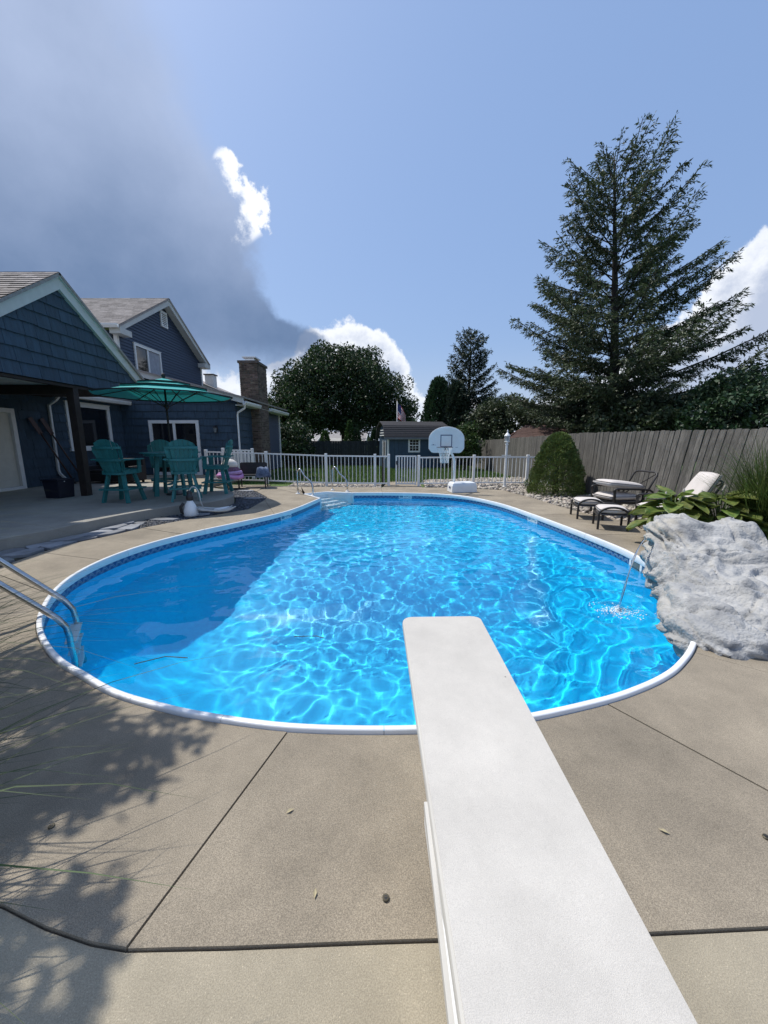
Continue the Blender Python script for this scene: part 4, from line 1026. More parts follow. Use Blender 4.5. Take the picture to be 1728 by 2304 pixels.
white_fence('pool_fence', 'white metal picket fence left of the gate behind the steps', [(-6.1, WFY, .13), (-4.05, WFY, .07), (-1.98, WFY-.1, .0), (-.31, WFY-.05, -.02), (.16, WFY-.05, -.02)], H=1.08)
white_fence('pool_fence', 'white metal picket fence right of the gate behind the hoop', [(1.19, WFY-.1, -.02), (3.12, WFY+.1, -.01), (4.98, WFY+.1, -.01), (5.75, WFY+.1, -.01)], H=1.04)
white_fence('side_fence', 'short white fence panel against the house corner', [(-6.05, 14.6, .12), (-5.0, 14.75, .10)], H=1.12, bal=.12, bw=.06)
gt = empty('garden_gate', (1.10, WFY-.12, -.01), R(176), 'white picket gate standing ajar in the pool fence', 'gate')
for x in (.02, .68): MB().box((x, 0, .54), (.05, .04, 1.0)).build('stile', M_white, gt)
for z in (1.02, .09): MB().box((.35, 0, z), (.61, .038, .045)).build('rail', M_white, gt)
for k in range(1, 7): MB().box((.02+k*.094, 0, .555), (.035, .025, .88)).build('picket', M_white, gt)
MB().box((.66, .04, .80), (.05, .05, .12)).build('latch', M_black, gt)
wp_ = MB().box((0, 0, .50), (.11, .11, 1.06)).build('timber_post', pm('dark_timber', (.035, .032, .03), .8, .3, 10), None, loc=(-.02, WFY+.28, -.05)); tag(wp_, 'dark timber post just behind the white fence beside the gate', 'post')

# weathered plank fence along the right side
M_plank = pm('weathered_plank', (0.112, 0.106, 0.096), 0.9, 0.45, 5, 0.6, 22, rand=0.22, stretch=(5, 5, 0.5))
wf = empty('plank_fence', (6.0, 3.4, 0), 0, 'weathered grey wooden plank fence along the right side', 'fence')
y = 3.4; random.seed(23)
while y < 26.0:
    w = random.uniform(.135, .15); H = 1.80 + random.uniform(-.012, .012)
    lean = np.interp(y, [3.4, 7, 11, 26], [R(12), R(10), R(2.5), R(0)]); g = np.interp(y, [3, 12, 26], [0.0, -.02, -.28])
    dog = .022
    poly = [(0, 0), (w-.008, 0), (w-.008, H-dog), (w-.008-dog, H), (dog, H), (0, H-dog)]
    v = Vector((math.sin(lean), random.uniform(-.006, .006), math.cos(lean))).normalized()
    n = Vector((-math.cos(lean), 0, math.sin(lean)))
    o = MB().prism(poly, (0, 0, 0), (0, 1, 0), tuple(v), tuple(n), .018).build('plank', M_plank, wf)
    o.location = (0.10*math.sin(y*.35) - .05 + random.uniform(-.006, .006) - np.interp(y, [3, 8, 12], [.12, .1, 0]), y-3.4, g-.02); y += w
for z in (.35, 1.45):
    MB().bar((.14 + z*.12, 0, z), (.12+z*.03, 9, z), .04, .09).build('rail', M_plank, wf); MB().bar((.12+z*.03, 9, z), (.09, 22.4, z-.28), .04, .09).build('rail', M_plank, wf)
# dark board fence at the back of the lawn
M_dkplank = pm('dark_fence_board', (0.022, 0.027, 0.030), 0.9, 0.3, 6, rand=0.25)
bf = empty('board_fence', (-9, 27.0, -.22), 0, 'dark board fence across the back of the lawn', 'fence')
bmesh_ = MB().box((0, 0, .86), (.165, .02, 1.72)).mesh('board'); bmesh_.materials.append(M_dkplank)
for k in range(98):
    o = mesh_obj('board', bmesh_, M_dkplank, bf); o.location = (k*.172, random.uniform(-.012, .012), random.uniform(-.015, .015))
for z in (.4, 1.5): MB().box((8.4, .035, z), (16.8, .04, .09)).build('rail', M_dkplank, bf)

# ================================================================== POOL HARDWARE
def handrail(base_a, base_b, label):
    a, b = Vector(base_a), Vector(base_b); o = empty('grab_rail', a, 0, label, 'handrail', 'stainless handrails at the pool steps'); d = (b-a); L_ = d.length; d.normalize()
    path = [Vector((0, 0, .0)), Vector((0, 0, .30)), Vector((0, 0, .60))]
    path += [d*(.10-.10*math.cos(t)) + Vector((0, 0, .60+.13*math.sin(t))) for t in (R(25), R(50), R(75), R(100), R(125))]
    path += [d*(L_*.5) + Vector((0, 0, .53)), d*(L_*.82) + Vector((0, 0, .42)), d*(L_*.95) + Vector((0, 0, .345)), d*L_ + Vector((0, 0, .24)), d*L_]
    MB().tube(path, .024, 12).build('rail', M_steel, o, smooth=True)
    for q in (Vector((0, 0, 0)), d*L_): MB().lathe([(.07, 0.002), (.065, .018), (.03, .03)], q, 16).build('flange', M_white, o)
handrail((-2.53, 11.19, 0), (-2.02, 10.80, 0), 'stainless grab rail on the left side of the pool steps')
handrail((-1.62, 12.0, 0), (-1.12, 11.66, 0), 'stainless grab rail on the right side of the pool steps')
nrm = Vector((-.84, -.54, 0)); tng = Vector((.54, -.84, 0))
ld = empty('pool_ladder', (-2.82, 3.23, 0), 0, 'stainless steel pool ladder at the left rim', 'ladder')
for s in (-1, 1):
    o0 = tng*(s*.215)
    P_ = [(0, -1.15), (0, -.5), (0, -.12), (.012, -.02), (.06, .07), (.14, .17), (.44, .53), (.52, .62), (.62, .67), (.76, .67), (.86, .63), (.92, .54), (.95, .40), (.95, .0)]
    MB().tube([o0 + nrm*a + Vector((0, 0, z)) for a, z in P_], .0245, 12).build('rail', M_steel, ld, smooth=True)
    MB().lathe([(.07, 0.002), (.06, .02), (.03, .03)], o0+nrm*.95, 14).build('flange', M_white, ld)
for z in (-.20, -.48, -.76):
    MB().bar(tng*-.21 + Vector((0, 0, z)), tng*.21 + Vector((0, 0, z)), .09, .03).build('tread', M_step, ld, bevel=.006)
# diving board
tip_c, tail_c = gp(992, 1385, .545), gp(1307, 2304, .46)
dirb = (tip_c - tail_c); Lb = dirb.length; dirb.normalize()
tail = tail_c - dirb*1.05; Lt = (tip_c-tail).length
db = empty('diving_board', (tail.x, tail.y, 0), 0, 'white non-slip diving board reaching over the deep end', 'diving board')
def board_material():
    m = pm('diving_board_top', (0.60, 0.566, 0.510), 0.75, 0.05, 3, 0.3, 600)
    nt = m.node_tree; N = nt.nodes.new; L = nt.links.new; P = nt.nodes['Principled BSDF']; src = P.inputs['Base Color'].links[0].from_socket
    tc = N('ShaderNodeTexCoord'); nz = N('ShaderNodeTexNoise'); nz.inputs['Scale'].default_value = 480; nz.inputs['Detail'].default_value = 3; L(tc.outputs['Object'], nz.inputs['Vector'])
    mr = N('ShaderNodeMapRange'); mr.inputs[1].default_value = .3; mr.inputs[2].default_value = .6; mr.inputs[3].default_value = .86; mr.inputs[4].default_value = 1.05; L(nz.outputs['Fac'], mr.inputs[0])
    n2 = N('ShaderNodeTexNoise'); n2.inputs['Scale'].default_value = 2.3; n2.inputs['Detail'].default_value = 8; n2.inputs['Roughness'].default_value = .75; L(tc.outputs['Object'], n2.inputs['Vector'])
    m2 = N('ShaderNodeMapRange'); m2.inputs[1].default_value = .3; m2.inputs[2].default_value = .65; m2.inputs[3].default_value = .86; m2.inputs[4].default_value = 1.04; L(n2.outputs['Fac'], m2.inputs[0])
    v = N('ShaderNodeTexVoronoi'); v.inputs['Scale'].default_value = 6; L(tc.outputs['Object'], v.inputs['Vector'])
    m3 = N('ShaderNodeMapRange'); m3.inputs[1].default_value = .025; m3.inputs[2].default_value = .035; m3.inputs[3].default_value = .35; m3.inputs[4].default_value = 1.0; L(v.outputs['Distance'], m3.inputs[0])
    a = N('ShaderNodeMath'); a.operation = 'MULTIPLY'; L(mr.outputs[0], a.inputs[0]); L(m2.outputs[0], a.inputs[1])
    b = N('ShaderNodeMath'); b.operation = 'MULTIPLY'; L(a.outputs[0], b.inputs[0]); L(m3.outputs[0], b.inputs[1])
    vm = N('ShaderNodeVectorMath'); vm.operation = 'SCALE'; L(src, vm.inputs[0]); L(b.outputs[0], vm.inputs['Scale']); L(vm.outputs[0], P.inputs['Base Color']); return m
M_board = board_material(); M_boardside = pm('diving_board_side', (0.56, 0.545, 0.51), 0.5, 0.06, 4)
xb = dirb.cross(Vector((0, 0, 1))).normalized(); zb = xb.cross(dirb).normalized()
HWB = .228; rr = .055
outl = [(-HWB, 0), (HWB, 0), (HWB, Lt-rr)] + [(HWB-rr+rr*math.cos(t), Lt-rr+rr*math.sin(t)) for t in (R(22), R(45), R(68), R(90))] + [(-HWB+rr-rr*math.sin(t), Lt-rr+rr*math.cos(t)) for t in (0, R(22), R(45), R(68), R(90))]
o = MB().prism(outl, Vector((0, 0, tail.z)), xb, dirb, zb, .055).build('board', M_boardside, db); bv = o.modifiers.new('bevel', 'BEVEL'); bv.width = .016; bv.segments = 3; bv.limit_method = 'ANGLE'; bv.angle_limit = R(60)
inl = [(x*.965, max(.01, y if y < Lt-.06 else Lt-.06 + (y-Lt+.06)*.70)) for x, y in outl]
MB().prism(inl, Vector((0, 0, tail.z)) + zb*.0035, xb, dirb, zb, .003).build('grip_surface', M_board, db)
for s in (-1, 1):
    MB().bar(xb*(s*.17) + dirb*.35 + Vector((0, 0, .0)), xb*(s*.17) + dirb*.35 + Vector((0, 0, tail.z-.06)), .05, .09).build('stand_leg', M_white, db)
    MB().bar(xb*(s*(.236 if s < 0 else .20)) + dirb*1.00 + Vector((0, 0, tail.z-.10)), xb*(s*(.232 if s < 0 else .20)) + dirb*1.52 + Vector((0, 0, tail.z-.045)), .012, .03).build('spring_bar', M_boardside, db)
    MB().bar(xb*(s*.17) + dirb*1.70 + Vector((0, 0, .0)), xb*(s*.17) + dirb*1.05 + Vector((0, 0, tail.z-.10)), .05, .06).build('stand_leg', M_white, db)
    MB().bar(xb*(s*.17) + dirb*.30 + Vector((0, 0, .03)), xb*(s*.17) + dirb*1.75 + Vector((0, 0, .03)), .06, .05).build('stand_rail', M_white, db)
MB().bar(xb*-.23 + dirb*1.0 + Vector((0, 0, tail.z-.085)), xb*.23 + dirb*1.0 + Vector((0, 0, tail.z-.085)), .06, .05).build('fulcrum', M_steel, db)
# brass cover anchors set in the deck
M_brass = pm('worn_brass', (.09, .08, .055), .5, .3, 30, metal=.6)
for (px, py, lab) in ((116, 1860, 'worn brass deck anchor in the dappled shade on the left'), (868, 2021, 'worn brass deck anchor just left of the diving board'), (1724, 1884, 'worn brass deck anchor at the right picture edge')):
    g = gp(px, py, 0); a = empty('deck_anchor', (g.x, g.y, .001), 0, lab, 'anchor', 'brass anchors in the pool deck')
    MB().lathe([(.012, 0), (.012, .003), (.010, .0042)], n=18).build('flange', M_brass, a)
    MB().lathe([(.006, .003), (.006, .0052)], n=12).build('screw', M_black, a); MB().box((0, 0, .0058), (.010, .002, .001)).build('slot', M_brass, a)
# leaf bits on the deck
for i, (px, py, s) in enumerate(((652, 1824, 1.0), (709, 2010, .9), (1494, 1870, 1.1))):
    g = gp(px, py, .003); l = MB().add([(-.018, 0, 0), (0, -.007, .003), (.018, 0, .001), (0, .007, .004)], [(0, 1, 2, 3)]).build('fallen_leaf', pm('dry_leaf%d' % i, (.42, .36, .22), .8), None, loc=g); l.rotation_euler = (0, 0, .6+i); l.scale = (s, s, s)
    tag(l, ['pale dry leaf on the slab left of the diving board', 'small pale leaf lying nearest the arc joint', 'pale dry leaf on the slab right of the diving board'][i], 'leaf', 'dry leaves on the deck')

# ================================================================== BASKETBALL HOOP
M_poly = pm('white_polyethylene', (.78, .81, .83), .4, .05, 4); M_polyb = pm('translucent_board', (.82, .85, .87), .4, .04, 4, trans=.35); M_navy = pm('navy_print', (.02, .05, .14), .5); M_orange = pm('dark_rim', (.05, .055, .07), .45)
hp = empty('basketball_hoop', (2.36, 11.66, 0), R(14), 'white poolside basketball hoop with fan-shaped backboard and net', 'basketball hoop')
bpoly = [(-.40, -.22), (.40, -.26), (.44, .24), (-.36, .24)]
base = MB(); 
for z, s in ((0.0, 1.0), (.20, .98), (.285, .90), (.30, .80)): base.v += [(x*s, y*s, z) for x, y in bpoly]
for k in range(3):
    for i in range(4): base.f.append((k*4+i, k*4+(i+1) % 4, (k+1)*4+(i+1) % 4, (k+1)*4+i))
base.f += [(3, 2, 1, 0), (12, 13, 14, 15)]
base.build('base', M_poly, hp, bevel=.03)
MB().lathe([(.05, 0), (.05, .006), (.0, .008)], (-.389, -.02, .15), 16, Matrix.Rotation(R(-90), 3, 'Y') @ Matrix.Diagonal((.6, 1.25, 1))).build('base_emblem', M_navy, hp)
pole = [(-.25, .02, .28), (-.25, .02, .75), (-.25, .02, .92), (-.27, .02, 1.02), (-.32, .02, 1.12), (-.40, .02, 1.20), (-.52, .01, 1.27), (-.62, 0, 1.33)]
MB().tube(pole, .036, 12).build('pole', M_poly, hp, smooth=True)
bd = MB(); outl = [(-.52, .12), (-.44, .02), (-.38, 0), (.38, 0), (.44, .02), (.52, .12), (.52, .40)] + [(.52*math.cos(t), .40+.36*math.sin(t)) for t in [R(x) for x in range(12, 180, 12)]] + [(-.52, .40)]
yaw = R(-30); ub = Vector((math.cos(yaw), math.sin(yaw), 0)); nb = Vector((math.sin(yaw), -math.cos(yaw), 0)); ob = Vector((-.58, -.10, 1.18))
board = bd.prism(outl, ob, ub, (0, 0, 1), nb, .035).build('backboard', M_polyb, hp, bevel=.012)
for (x0, x1, z0, z1) in ((-.17, .17, .50, .525), (-.17, .17, .17, .195), (-.17, -.147, .1955, .4995), (.147, .17, .1955, .4995)):
    MB().prism([(x0, z0), (x1, z0), (x1, z1), (x0, z1)], ob+nb*.003, ub, (0, 0, 1), nb, .004).build('target_line', M_navy, board)
for (x0, x1, z0, z1) in ((-.44, -.30, .225, .232), (-.39, -.36, .235, .25), (.27, .34, .16, .168)):
    MB().prism([(x0, z0), (x1, z0), (x1, z1), (x0, z1)], ob+nb*.003, ub, (0, 0, 1), nb, .004).build('board_print', M_navy, board)
MB().prism([(-.06, .08), (.06, .08), (.05, .19), (-.05, .19)], ob+nb*.03, ub, (0, 0, 1), nb, .028).build('rim_bracket', M_orange, hp)
rc = ob + nb*.30 + Vector((0, 0, .17))
MB().tube([rc + Vector((.228*math.cos(t), .228*math.sin(t), 0)) for t in [2*math.pi*k/28 for k in range(29)]], .010, 6, cap=False).build('rim', M_orange, hp, smooth=True)
M_net = pm('white_net', (.72, .75, .76), .7); net = MB(); nN = 12
def netp(k, j):
    t = j/5; r = .225*(1-t)+.115*t - .03*math.sin(math.pi*t); a = 2*math.pi*(k+.5*(j % 2))/nN; return rc + Vector((r*math.cos(a), r*math.sin(a), -.45*t))
for j in range(5):
    for k in range(nN):
        if j % 2 == 0: net.tube([netp(k, j), netp(k, j+1)], .006, 4); net.tube([netp(k, j), netp(k-1, j+1)], .006, 4)
        else: net.tube([netp(k, j), netp(k, j+1)], .006, 4); net.tube([netp(k, j), netp(k+1, j+1)], .006, 4)
tag(net.build('net', M_net, hp), kind='stuff')

# ================================================================== LAMP POST
lp = empty('lamp_post', (4.02, 12.75, -.04), 0, 'slim white lamp post with a small lantern by the fence', 'lamp post')
MB().lathe([(.075, 0), (.075, .05), (.05, .10), (.042, .30), (.040, 1.42), (.055, 1.44), (.055, 1.47), (.035, 1.50)], n=16).build('shaft', M_white, lp, smooth=False)
MB().bar((-.15, 0, 1.10), (.15, 0, 1.10), .022, .022).build('ladder_bar', M_white, lp)
MB().lathe([(.035, 1.50), (.085, 1.53), (.09, 1.55), (.06, 1.56)], n=12).build('lantern_base', M_white, lp)
MB().lathe([(.058, 1.56), (.075, 1.68), (.07, 1.72)], n=10).build('lantern_glass', pm('clear_lantern', (.35, .37, .38), .1), lp)
for k in range(6):
    a = 2*math.pi*k/6; MB().bar((.066*math.cos(a), .066*math.sin(a), 1.55), (.085*math.cos(a), .085*math.sin(a), 1.73), .010, .010).build('lantern_bar', M_white, lp)
MB().lathe([(.10, 1.72), (.095, 1.74), (.05, 1.80), (.02, 1.83), (.016, 1.86), (.024, 1.88), (.004, 1.93)], n=12).build('lantern_roof', M_white, lp)

# ================================================================== PATIO LOUNGE SET
M_cush = pm('cream_cushion', (.60, .555, .525), .85, .06, 6, .15, 120); M_pipe = pm('cushion_piping', (.05, .045, .045), .8); M_frame = pm('bronze_frame', (.022, .02, .021), .45)
M_greycush = pm('cushion_underside', (.13, .125, .13), .9)
def cushion(name, parent, c, s, rot=None, mat=None):
    M = rot if rot is not None else Matrix.Identity(3); nx_, ny_ = 10, 10; m = MB()
    def h(u, v): return (1-abs(u)**4)**.5*(1-abs(v)**4)**.5
    for sg in (1, -1):
        for j in range(ny_+1):
            for i in range(nx_+1):
                u, v = -1+2*i/nx_, -1+2*j/ny_
                ku = u*(1-.05*v*v); kv = v*(1-.05*u*u)
                m.v.append(tuple(M @ Vector((ku*s[0]/2, kv*s[1]/2, sg*s[2]/2*(.25+.75*h(u, v)))) + Vector(c)))
    n = (nx_+1)*(ny_+1)
    for j in range(ny_):
        for i in range(nx_):
            a = j*(nx_+1)+i; q = (a, a+1, a+nx_+2, a+nx_+1); m.f.append(q); m.f.append(tuple(n+k for k in reversed(q)))
    per = [i for i in range(nx_+1)] + [j*(nx_+1)+nx_ for j in range(1, ny_+1)] + [ny_*(nx_+1)+i for i in range(nx_-1, -1, -1)] + [j*(nx_+1) for j in range(ny_-1, 0, -1)]
    for a, b in zip(per, per[1:]+per[:1]): m.f.append((b, a, n+a, n+b))
    o = m.build(name, mat or M_cush, parent, smooth=True)
    pp = [Vector(m.v[i]) for i in per]; pp.append(pp[0]); MB().tube(pp, .006, 5, cap=False).build('piping', M_pipe, o)
    return o
def ottoman(loc, rz, label):
    o = empty('ottoman', loc, rz, label, 'ottoman', 'cushioned ottomans in front of the lounge chairs')
    for sx in (-1, 1):
        for sy in (-1, 1): MB().bar((sx*.25, sy*.23, 0), (sx*.25, sy*.23, .27), .034, .034).build('leg', M_frame, o)
        arch = [(sx*.25, -.23, .25)] + [(sx*.25, -.23*math.cos(t), .27+.13*math.sin(t)) for t in [R(x) for x in range(15, 180, 15)]] + [(sx*.25, .23, .25)]
        MB().tube(arch, .019, 8).build('arched_rail', M_frame, o, smooth=True)
    for sy in (-1, 1): MB().bar((-.25, sy*.23, .25), (.25, sy*.23, .25), .03, .04).build('side_rail', M_frame, o)
    MB().box((0, 0, .262), (.47, .43, .012)).build('sling', M_greycush, o)
    cushion('cushion', o, (0, 0, .335), (.48, .46, .13)); return o
ottoman((4.14, 7.72, 0), R(78), 'cream cushioned ottoman nearest the clipped conical shrub')
ottoman((4.08, 6.78, 0), R(70), 'cream cushioned ottoman nearest the hosta leaves')
def lounge_chair(loc, rz, label, stacked):
    o = empty('lounge_chair', loc, rz, label, 'lounge chair', 'cushioned lounge chairs by the plank fence')   # faces -X
    for sy in (-1, 1):
        MB().bar((-.34, sy*.34, 0), (-.36, sy*.34, .56), .036, .036).build('leg', M_frame, o); MB().bar((.36, sy*.34, 0), (.26, sy*.34, .58), .036, .036).build('leg', M_frame, o)
        MB().tube([(-.38, sy*.34, .52), (-.36, sy*.34, .57), (-.28, sy*.34, .585), (.10, sy*.34, .57), (.42, sy*.34, .55), (.50, sy*.34, .50)], .022, 8).build('armrest', M_frame, o, smooth=True)
        MB().bar((-.34, sy*.30, .30), (.36, sy*.30, .27), .03, .045).build('seat_rail', M_frame, o)
    for x in (-.34, .34): MB().bar((x, -.30, .29), (x, .30, .29), .03, .04).build('cross_rail', M_frame, o)
    MB().tube([(.28, -.30, .28), (.58, -.30, .84), (.60, -.27, .88), (.61, -.2, .90), (.61, .2, .90), (.60, .27, .88), (.58, .30, .84), (.28, .30, .28)], .018, 8).build('back_frame', M_frame, o, smooth=True)
    MB().bar((.33, .28, .38), (.59, -.26, .86), .016, .016).build('back_brace', M_frame, o)
    MB().box((0, 0, .315), (.64, .58, .012)).build('seat_sling', M_greycush, o)
    cushion('seat_cushion', o, (-.05, 0, .395), (.70, .60, .15))
    if stacked: cushion('back_cushion', o, (-.02, 0, .645), (.82, .58, .15), Matrix.Rotation(R(6), 3, 'Y'))
    else: cushion('back_cushion', o, (.40, 0, .70), (.72, .60, .16), Matrix.Rotation(R(-62), 3, 'Y'))
    return o
lounge_chair((4.95, 8.05, 0), R(8), 'lounge chair with its back cushion laid flat across the arms', True)
lounge_chair((4.92, 6.55, 0), R(-12), 'lounge chair with upright cream cushion behind the hosta', False)

# ================================================================== TOWEL BENCH, BAG, SPRAYER
bc = empty('patio_chair', (-4.35, 12.75, 0), R(8), 'black mesh patio chair standing against the white fence', 'chair')
for sx in (-1, 1):
    for sy in (-1, 1): MB().bar((sx*.42, sy*.22, 0), (sx*.42, sy*.22, .42 if sy < 0 else .80), .035, .035).build('leg', M_black, bc)
    MB().bar((sx*.42, -.24, .60), (sx*.42, .22, .60), .035, .03).build('armrest', M_black, bc)
MB().box((0, 0, .42), (.84, .48, .04)).build('seat', M_black, bc); MB().box((0, .21, .63), (.80, .025, .38)).build('backrest', M_black, bc)
def cloth(name, label, cat, c, sx, sy, drop, mat, seed, rz=0):
    m = MB(); n = 22; rnd = random.Random(seed); off = rnd.uniform(0, 50)
    for j in range(n+1):
        for i in range(n+1):
            u, v = -1+2*i/n, -1+2*j/n; q = max(abs(u), abs(v))
            z = .05*noise.noise(Vector((u*2.1+off, v*2.3, 0))) + .025*noise.noise(Vector((u*6+off, v*6, 3))) - (drop*max(0, q-.62)/.38)
            k = 1 - .30*max(0, q-.62); m.v.append((u*sx*k, v*sy*k, z))
    for j in range(n):
        for i in range(n): a = j*(n+1)+i; m.f.append((a, a+1, a+n+2, a+n+1))
    o = m.build(name, mat, None, smooth=True); s = o.modifiers.new('thickness', 'SOLIDIFY'); s.thickness = .012; o.location = c; o.rotation_euler = (0, 0, rz); return tag(o, label, cat)
cloth('beach_towel', 'navy and pale blue towel draped over the chair arm', 'towel', (-3.98, 12.66, .66), .26, .30, .30, pm('navy_towel', (.015, .022, .06), .95, .3, 5, col2=(.20, .26, .38)), 4, .2)
# inflatable ring with net bag
M_pink = pm('pink_vinyl', (.56, .17, .50), .25, .25, 5, col2=(.72, .42, .68)); M_netbag = pm('mesh_bag', (.20, .10, .16), .9, .5, 40); M_cream = pm('cream_cloth', (.72, .66, .60), .9, .08, 5)
fl_ = empty('pool_float', (-4.98, 12.45, 0), R(10), 'pink and lilac inflatable float stuffed in a cream bag by the chair', 'pool float')
MB().tube([Vector((.36*math.cos(t), .22*math.sin(t), .40+.03*math.sin(2*t))) for t in [2*math.pi*k/24 for k in range(25)]], .075, 10, cap=False).build('lower_ring', M_pink, fl_, smooth=True)
MB().tube([Vector((.33*math.cos(t), .20*math.sin(t), .50+.03*math.cos(t))) for t in [2*math.pi*k/24 for k in range(25)]], .06, 10, cap=False).build('upper_ring', pm('lilac_vinyl', (.50, .30, .55), .3, .15, 5), fl_, smooth=True)
MB().lathe([(.32, .53), (.31, .62), (.25, .70), (.20, .73)], n=18, axis=Matrix.Diagonal((1, .62, 1))).build('mesh_pouch', M_netbag, fl_, smooth=True)
MB().lathe([(.26, .70), (.27, .76), (.22, .86), (.13, .93), (.03, .95)], n=18, axis=Matrix.Diagonal((1, .66, 1))).build('bag_top', M_cream, fl_, smooth=True)
for k in range(3):
    a = k*2.1; MB().bar((.26*math.cos(a), .16*math.sin(a), 0), (.24*math.cos(a), .15*math.sin(a), .38), .03, .03).build('stand_leg', M_black, fl_)
# hand pump with hose
sp = empty('pump_sprayer', (-4.02, 7.86, -.005), R(25), 'white and black pump sprayer with coiled hose on the slate chips', 'sprayer')
MB().lathe([(.125, 0), (.14, .03), (.135, .12), (.105, .22), (.065, .30), (.05, .33)], n=20).build('tank', M_poly, sp, smooth=True)
MB().lathe([(.06, .33), (.07, .36), (.07, .41), (.05, .45), (.05, .50), (.03, .53)], n=16).build('pump_head', M_black, sp)
MB().tube([(-.09, 0, .03), (-.17, 0, .10), (-.18, 0, .2), (-.12, 0, .28)], .03, 8).build('carry_handle', M_black, sp, smooth=True)
hose = [Vector((0, 0, .52)), Vector((.05, -.01, .60)), Vector((.12, -.02, .60)), Vector((.18, -.03, .48)), Vector((.20, -.04, .3))]
rnd = random.Random(3)
for k in range(75):
    a = k*.30+2.4; r = .29+.035*math.sin(k*.41); hose.append(Vector((.50+r*1.15*math.cos(a), -.02+r*.72*math.sin(a), .05+.07*abs(math.sin(k*.17))+.05*math.cos(a)**2)))
MB().tube(spline(hose, 2, closed=False), .013, 6).build('hose', pm('grey_hose', (.48, .50, .50), .5), sp, smooth=True)
MB().tube([(.45, .02, .08), (.75, .06, .10)], .045, 8).build('wand', M_poly, sp, smooth=True)
# ================================================================== SHED, FLAG, FAR BUILDINGS
M_shedblue = pm('shed_blue', (.028, .062, .105), .6, .08, 4, rand=.05); M_shedroof = pm('shed_roof', (.052, .050, .054), .9, .2, 14, rand=.12)
shed = empty('garden_shed', (.20, 23.9, -.22), R(11), 'blue garden shed with dark gambrel roof behind the gate', 'shed')
SW, SD, SHH = 3.75, 2.7, 1.92
for k in range(16):
    MB().box((SW*(k+.5)/16, .01, SHH/2), (SW/16-.008, .025, SHH)).build('wall_board', M_shedblue, shed)
MB().box((SW/2, SD/2+.02, SHH/2), (SW-.02, SD-.04, SHH-.01)).build('wall_core', M_wallback, shed)
prof_g = [(-.18, SHH-.05), (.28, SHH+.72), (SD/2, SHH+1.02), (SD-.28, SHH+.72), (SD+.18, SHH-.05)]
gw = MB().prism([(0, 0), (0, SHH), (.30, SHH+.66), (SD/2, SHH+.95), (SD-.30, SHH+.66), (SD, SHH), (SD, 0)], (0, 0, 0), (0, 1, 0), (0, 0, 1), (-1, 0, 0), .03).build('gable_wall', M_shedblue, shed)
for i, (a, b) in enumerate(zip(prof_g, prof_g[1:])):
    n_ = 7 if i in (0, 3) else 4
    for k in range(n_):
        p = Vector((0, a[0]+(b[0]-a[0])*k/n_, a[1]+(b[1]-a[1])*k/n_)); q = Vector((0, a[0]+(b[0]-a[0])*(k+1)/n_, a[1]+(b[1]-a[1])*(k+1)/n_))
        up_ = 1 if i < 2 else -1; nn = Vector((0, -(q-p).z, (q-p).y)).normalized()
        lo_, hi_ = (p, q) if i < 2 else (q, p)
        x0, x1 = -.22, SW+.22
        vs = [Vector((x0, 0, 0))+lo_+nn*.035, Vector((x1, 0, 0))+lo_+nn*.035, Vector((x1, 0, 0))+hi_+nn*.012, Vector((x0, 0, 0))+hi_+nn*.012, Vector((x0, 0, 0))+lo_-nn*.01, Vector((x1, 0, 0))+lo_-nn*.01, Vector((x1, 0, 0))+hi_-nn*.01, Vector((x0, 0, 0))+hi_-nn*.01]
        MB().add(vs, [(0, 1, 2, 3), (7, 6, 5, 4), (0, 4, 5, 1), (1, 5, 6, 2), (2, 6, 7, 3), (3, 7, 4, 0)]).build('roof_course', M_shedroof, shed)
MB().box((SW/2, -.20, SHH-.05), (SW+.44, .03, .12)).build('fascia', pm('shed_fascia', (.16, .17, .19), .7), shed)
def shed_window(x0, x1, z0, z1):
    w = MB().box(((x0+x1)/2, -.012, (z0+z1)/2), (x1-x0, .02, z1-z0)).build('window', M_glassdark, shed)
    for (a, b, c, d) in ((x0-.10, x1+.10, z1, z1+.10), (x0-.10, x1+.10, z0-.10, z0), (x0-.10, x0, z0, z1), (x1, x1+.10, z0, z1)): MB().box(((a+b)/2, -.025, (c+d)/2), (b-a, .035, d-c)).build('frame', M_white, w)
    MB().box(((x0+x1)/2, -.03, (z0+z1)/2), (x1-x0, .02, .05)).build('sash_bar', M_white, w)
    for k in (1, 2): MB().box((x0+(x1-x0)*k/3, -.026, (z0+z1)/2), (.022, .015, z1-z0)).build('muntin', M_white, w)
    for z in (.25, .75): MB().box(((x0+x1)/2, -.024, z0+(z1-z0)*z), (x1-x0, .013, .02)).build('muntin', M_white, w)
shed_window(1.42, 1.98, 1.12, 1.78)
for x in (.05, SW-.05): MB().box((x, -.02, SHH/2), (.10, .04, SHH-.02)).build('corner_trim', M_white, shed)
for y_ in (.35, .80, 1.25): MB().box((-.045, y_, 1.2), (.02, .10, 1.1)).build('side_trim', M_white, shed)
for k in range(3): MB().box((-.06, SD/2, SHH+.15+k*.16), (.05, SD*.55-.25*k, .06)).build('gable_louvre', M_white, shed)
MB().box((-.045, .8, 1.2), (.012, .34, .95)).build('side_window', M_glassdark, shed)
fp = empty('flagpole', (.99*-.0-0.02, 30.0, -.3), 0, 'white flagpole flying a striped flag behind the shed', 'flagpole')
fx = (893-864)/864*29.6; fp.location = (fx, 30.0, -.3)
MB().tube([(0, 0, 0), (0, 0, 4.75)], [.045, .025], 8).build('pole', M_white, fp, smooth=True); MB().lathe([(.0, 4.75), (.05, 4.80), (.0, 4.86)], n=10).build('finial', M_brass, fp)
